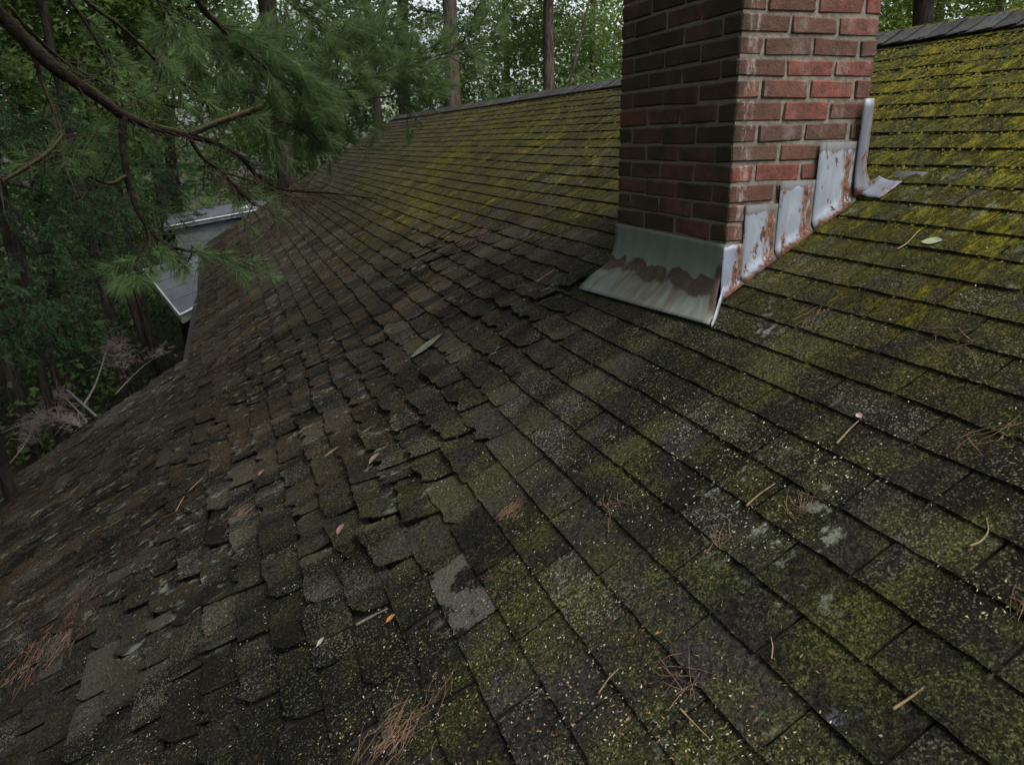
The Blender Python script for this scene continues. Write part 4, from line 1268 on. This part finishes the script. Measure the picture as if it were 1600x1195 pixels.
def dead_branch(label, rows, w0, w1, tufts, seed):
    P = np.array([on_roof(x, y, l) for x, y, l in rows]); g = np.random.default_rng(seed)
    t = tag(empty('dead_branch', P[0]), label, 'branch', 'dead branches on the roof edge')
    S = spline(P, 5); mb = MB(); mb.tube(S, list(np.linspace(w0, w1, len(S)) / 2), 7, True, .08)
    for a, cnt, reach in tufts:
        for _ in range(cnt):
            i = int(np.clip(g.normal(a, .10), 0.02, .97) * (len(S) - 1)); p = S[i]; ax = S[min(i + 1, len(S) - 1)] - S[max(i - 1, 0)]; ax /= np.linalg.norm(ax)
            d = ax * .5 + g.normal(size=3) * np.array([.7, .7, .6]) + np.array([0, 0, .35]); d /= np.linalg.norm(d); L = reach * g.uniform(.4, 1)
            q = p + d * L * .6; e_ = q + (d * .5 + g.normal(size=3) * .5 - np.array([0, 0, .3])) * L * .5
            mb.tube([p, q, e_], [w1 * .5, w1 * .35, .001], 4, False)
    o = mb.build('stem', M_DEADTWIG, t); o.location = -Vector(P[0])
    lst = []
    for a, cnt, reach in tufts:
        for _ in range(cnt * 2):
            p = S[int(np.clip(g.normal(a, .1), 0, .99) * len(S))] + g.normal(size=3) * np.array([1, 1, .6]) * reach * .30 + np.array([0, 0, .03])
            d = g.normal(size=3); d[2] = abs(d[2]) * .5 - .1; d /= np.linalg.norm(d)
            lst.append((p, d, .05, .055, 16, 1.0))
    if lst:
      o = link('dry_needles', needle_mesh('dry_needles', lst, M_DEADGREY, seed, .0016), t); o.location = -Vector(P[0]); o['kind'] = 'stuff'
    return S


dead_branch('grey dead pine branch arching highest at the roof edge by the needle tuft', [(132, 634, .02), (150, 608, .05), (166, 580, .14), (176, 563, .20), (190, 562, .14), (194, 580, .05)], .022, .006, [(.5, 26, .26), (.85, 36, .30)], 41)
dead_branch('bleached straight stick lying slantwise on the roof edge', [(108, 622, .10), (150, 652, .02)], .026, .022, [], 42)
dead_branch('grey dead branch with a tangled tuft nearest the picture left edge', [(126, 668, .02), (95, 662, .05), (50, 662, .03), (5, 678, .02), (-30, 692, .02)], .030, .010, [(.35, 40, .30), (.15, 18, .2)], 43)
dead_branch('pale curved dead branch lying along the roof edge below the straight stick', [(136, 660, .01), (118, 644, .06), (98, 632, .10), (80, 640, .06), (60, 668, .03)], .018, .006, [(.5, 26, .24)], 44)
dead_branch('drooping dead pine twig spilling down at the far left roof edge', [(52, 668, .02), (40, 695, .02), (18, 722, .01), (-15, 760, .01)], .016, .006, [(.2, 34, .26)], 45)
dead_branch('thin dry twig pointing toward the porch corner at the roof edge', [(180, 618, .01), (205, 595, .03), (235, 572, .05), (262, 560, .05)], .010, .004, [(.85, 8, .14)], 46)

# ------------------------------------------------------------------ litter on the shingles
def needle_clump(label, px, py, spread_px, n, length, seed, m=None, along=None, heap=0.006):
    g = random.Random(seed); c = on_roof(px, py); t = tag(empty('pine_needle_clump', c), label, 'pine needles', 'dry pine needle clumps on the shingles')
    sc_ = spread_px / F_PX * np.linalg.norm(c)
    mb = MB()
    base_a = along if along is not None else g.uniform(0, 3.14)
    for i in range(n):
        a = base_a + g.gauss(0, .55) + (math.pi if g.random() < .5 else 0)
        ox, oy = g.gauss(0, sc_ * .35), g.gauss(0, sc_ * .35)
        L = length * g.uniform(.5, 1.1); cv = g.uniform(-.5, .5)
        pts = []
        for k in range(4):
            s = k / 3 - .5
            x = c[0] + ox + math.cos(a + cv * s) * L * s; y = c[1] + oy + math.sin(a + cv * s) * L * s
            pts.append((x, y, rz(x, y) + .011 + heap * g.random() + .004 * abs(s)))
        mb.tube(pts, [.0005, .0008, .0007, .0004], 3, False)
    o = mb.build('needles', m or M_DEADNEEDLE, t); o.location = -Vector(c)


CL = [('reddish needle clump on the shingle left of centre', 372, 815, 32, 40, .08), ('tight brown needle bundle in the middle of the roof', 800, 803, 22, 30, .07),
      ('spread of long orange needles near the lower right of centre', 1058, 1062, 40, 14, .10), ('tangled heap of needles at the bottom edge of the picture', 615, 1152, 60, 50, .10),
      ('pinkish needle tuft right of centre below the chimney corner', 1247, 797, 26, 18, .08), ('flat fan of dry needles on the right below the chimney', 1482, 547, 36, 12, .10),
      ('small needle tuft by a slot just below the apron right end', 1262, 508, 34, 12, .09), ('wide red-brown needle mat at the left edge of the picture', 72, 1020, 90, 190, .09),
      ('reddish needle tuft on the dark shingles near the porch corner', 345, 565, 42, 30, .16), ('small orange needle tuft on the dark left shingles', 268, 672, 22, 14, .12),
      ('brown needles trailing along a slot above the bottom heap', 690, 1085, 50, 10, .09), ('short needle sprig in the slot right of the tight bundle', 965, 790, 40, 12, .09),
      ('pinkish sprig of needles on the right middle shingles', 1120, 845, 30, 12, .07), ('needle drift in a slot on the upper slope left of the chimney', 745, 372, 50, 26, .16),
      ('scattered needles below the curled shingles at lower left', 310, 985, 60, 18, .10), ('needle pile beside the red-brown mat at lower left', 120, 940, 60, 40, .11),
      ('brown needles caught at the left side of the apron', 840, 452, 40, 16, .10), ('needle streak on shingles above the bottom right corner', 1545, 690, 50, 8, .10),
      ('dry needle sprig at the lower right edge of the picture', 1590, 955, 30, 12, .07), ('thin needle scatter below the pale worn shingle', 760, 915, 40, 8, .08)]
for i, (lb, px, py, s, n, L) in enumerate(CL):
    needle_clump(lb, px, py, s, n, L, 200 + i)


def twig(label, rows, w, m=None):
    P = np.array([on_roof(x, y, .012 + w / 2) for x, y in rows]); S = spline(P, 5)
    mb = MB(); c = P[0]; mb.tube(S, list(np.linspace(w, w * .4, len(S)) / 2), 6, True, .1)
    o = mb.build('twig', m or M_TAN, None, True, origin=c); o.location = Vector(c)
    tag(o, label, 'twig', 'small twigs on the shingles')


M_TAN = mat_simple('tan_twig', (0.16, 0.11, 0.06), (0.30, 0.22, 0.13), 50, 0.9, .3, .001)
twig('slim brown twig lying in a slot right of the centre', [(1306, 703), (1322, 685), (1340, 668)], .006)
twig('curved tan twig on the right side of the roof', [(1512, 866), (1530, 858), (1541, 842), (1538, 822)], .005)
twig('brown twig across a slot near the bottom right', [(1392, 1122), (1418, 1105), (1440, 1088)], .006)
twig('long thin reddish stem on the shingles at upper left of the clump', [(276, 805), (292, 778), (318, 752)], .006)
twig('grey stick in the slot above the orange leaf', [(558, 985), (580, 972), (606, 958)], .010, M_DEADTWIG)
twig('short curved stem near the bottom right middle', [(1204, 1040), (1206, 1022), (1203, 1005)], .004)
twig('thin tan stem right of the long needles', [(1062, 1115), (1085, 1140), (1108, 1163)], .004)
twig('reddish stem in the slot by the middle needle bundle', [(935, 1090), (950, 1068), (966, 1052)], .005)
twig('short tan stem in the moss right of the chimney base', [(1400, 397), (1415, 388), (1436, 366)], .006)
twig('brown twig in the slot left of the chimney on the upper slope', [(838, 448), (852, 438), (866, 428)], .008)
twig('olive twig lying in the moss right of the middle', [(1165, 800), (1185, 782), (1210, 765)], .006)


def leaf(label, px, py, L, W, ang, c1, c2, curl=0.2, lobed=False):
    c = on_roof(px, py, .016 + .02 * min(1, lumpy(*on_roof(px, py)[:2]))); v = []; f = []
    n = 9
    for i in range(n):
        s = i / (n - 1); w = W * math.sin(math.pi * min(1, max(0.03, s)) ** 0.9) ** .8 * .5 + .0008
        for k in (-1, -.5, 0, .5, 1):
            v.append(((s - .5) * L, k * w, curl * abs(k) * w + curl * .6 * L * (s - .5) ** 2))
    for i in range(n - 1):
        for k in range(4): f.append((i * 5 + k, (i + 1) * 5 + k, (i + 1) * 5 + k + 1, i * 5 + k + 1))
    b = len(v); v += [(-L * .5, 0, curl * .15 * L), (-L * .62, .002, .003), (-L * .75, .0, .004), (-L * .75, .002, .004), (-L * .5, .002, curl * .15 * L)]; f.append((b, b + 1, b + 2, b + 3, b + 4))
    o = link('fallen_leaf', mesh('fallen_leaf', v, f, [mat_simple('leaf_' + label.split()[0], c1, c2, 40, .6, .3, .001)], True))
    o.matrix_basis = Matrix.Translation(Vector(c)) @ Matrix.Rotation(-PIT, 4, 'Y') @ Matrix.Rotation(ang, 4, 'Z')
    tag(o, label, 'leaf', 'fallen leaves on the shingles')


leaf('orange curled leaf on dark shingle at lower centre left', 612, 973, .034, .018, 0.2, (0.32, .12, .02), (.42, .19, .04), .5)
leaf('pale beige oval leaf beside the curled shingles at lower left', 503, 1016, .032, .018, 0.6, (.34, .31, .22), (.42, .39, .30), .25)
leaf('pale green oval leaf on the moss right of the chimney', 1454, 385, .060, .034, 1.9, (.20, .24, .13), (.34, .38, .24), .15)
leaf('large grey-green leaf lying on the rough shingles left of the apron', 668, 548, .20, .075, .1, (.085, .095, .065), (.15, .16, .115), .12)
leaf('small pink dry leaf at left of the curled shingles', 411, 752, .045, .03, 1.0, (.15, .085, .065), (.23, .14, .11), .4)
leaf('crumpled pinkish leaf on the mossy curled shingle', 588, 737, .06, .032, .5, (.12, .08, .062), (.20, .14, .115), .6)
leaf('brown narrow leaf on the shingles left of the crumpled leaf', 521, 722, .075, .022, 0, (.13, .09, .06), (.2, .15, .10), .3)
leaf('small pink leaf just right of the stick in the twig slot', 1341, 661, .022, .014, 1.3, (.35, .24, .2), (.5, .38, .33), .5)
leaf('reddish dry leaf on a shingle edge at left of the pale tab', 536, 846, .05, .03, .9, (.17, .08, .06), (.26, .14, .11), .6)

# fine litter: flakes, bud scales and broken needles
def litter(n, seed, colours, name, label, lo, hi, elong, dens):
    g = np.random.default_rng(seed); k = 0; V = []; cols = []
    while k < n:
        px, py = g.uniform(-40, 1640), g.uniform(180, 1220)
        r = ray(px, py); den = (r[2] - SL * r[0])
        if den > -0.02: continue
        P = r * (Z0 / den)
        if P[0] > RIDGE_X - .1 or P[1] > FAR_Y - .1 or P[0] < EAVE_L or (P[0] < EAVE_U and P[1] > JOG_Y - .05): continue
        if CX - .2 < P[0] < CX1 + .05 and CY - .12 < P[1] < CY1 + .05: continue
        if g.random() > dens(P[0], P[1]): continue
        a = g.uniform(0, 6.28); L = g.uniform(lo, hi); w = L * g.uniform(*elong)
        d = np.array([math.cos(a), math.sin(a)]) * L; e2 = np.array([-math.sin(a), math.cos(a)]) * w
        z = rz(P[0], P[1]) + .0115
        q = []
        for s, t_ in ((-1, -.6), (.2, -1), (1, .3), (-.3, 1)):
            xx, yy = P[0] + d[0] * s + e2[0] * t_, P[1] + d[1] * s + e2[1] * t_
            q.append((xx, yy, z + SL * (xx - P[0]) + g.uniform(0, .003)))
        V += q; k += 1
    f = np.arange(len(V)).reshape(-1, 4)
    me = mesh(name, V, f, [colours])
    a = me.attributes.new('rnd', 'FLOAT', 'POINT'); a.data.foreach_set('value', np.repeat(g.random(n), 4).astype(np.float32))
    tag(link(name, me), label, 'litter', None, 'stuff')


t = NT('pale_flakes'); a = t.node('Attribute', attribute_name='rnd').outputs['Fac']
M_FL = t.done(t.mix(t.step(a, .2, .8), (.36, .33, .15), (.42, .40, .36)), .9)
t = NT('tan_flakes'); a = t.node('Attribute', attribute_name='rnd').outputs['Fac']
M_FL2 = t.done(t.mix(t.step(a, .2, .8), (.12, .065, .025), (.24, .16, .06)), .9)
patch = lambda x, y, s: max(0, .5 + 1.3 * mnoise.noise(Vector((x * s, y * s, 4.4))))
litter(3900, 51, M_FL, 'pale_litter', 'pale flakes and bud scales sprinkled over the shingles', .0012, .0038, (.25, .6), lambda x, y: min(1, patch(x, y, 3.5) * (1.0 if x < 1.3 else .15)))
litter(7000, 52, M_FL2, 'brown_litter', 'brown and yellow specks of litter over the shingles', .002, .006, (.12, .4), lambda x, y: min(1, patch(x, y, 1.8) * (1.0 if x < 1.0 else .2) * (1.0 if y > 2.8 else .10)))
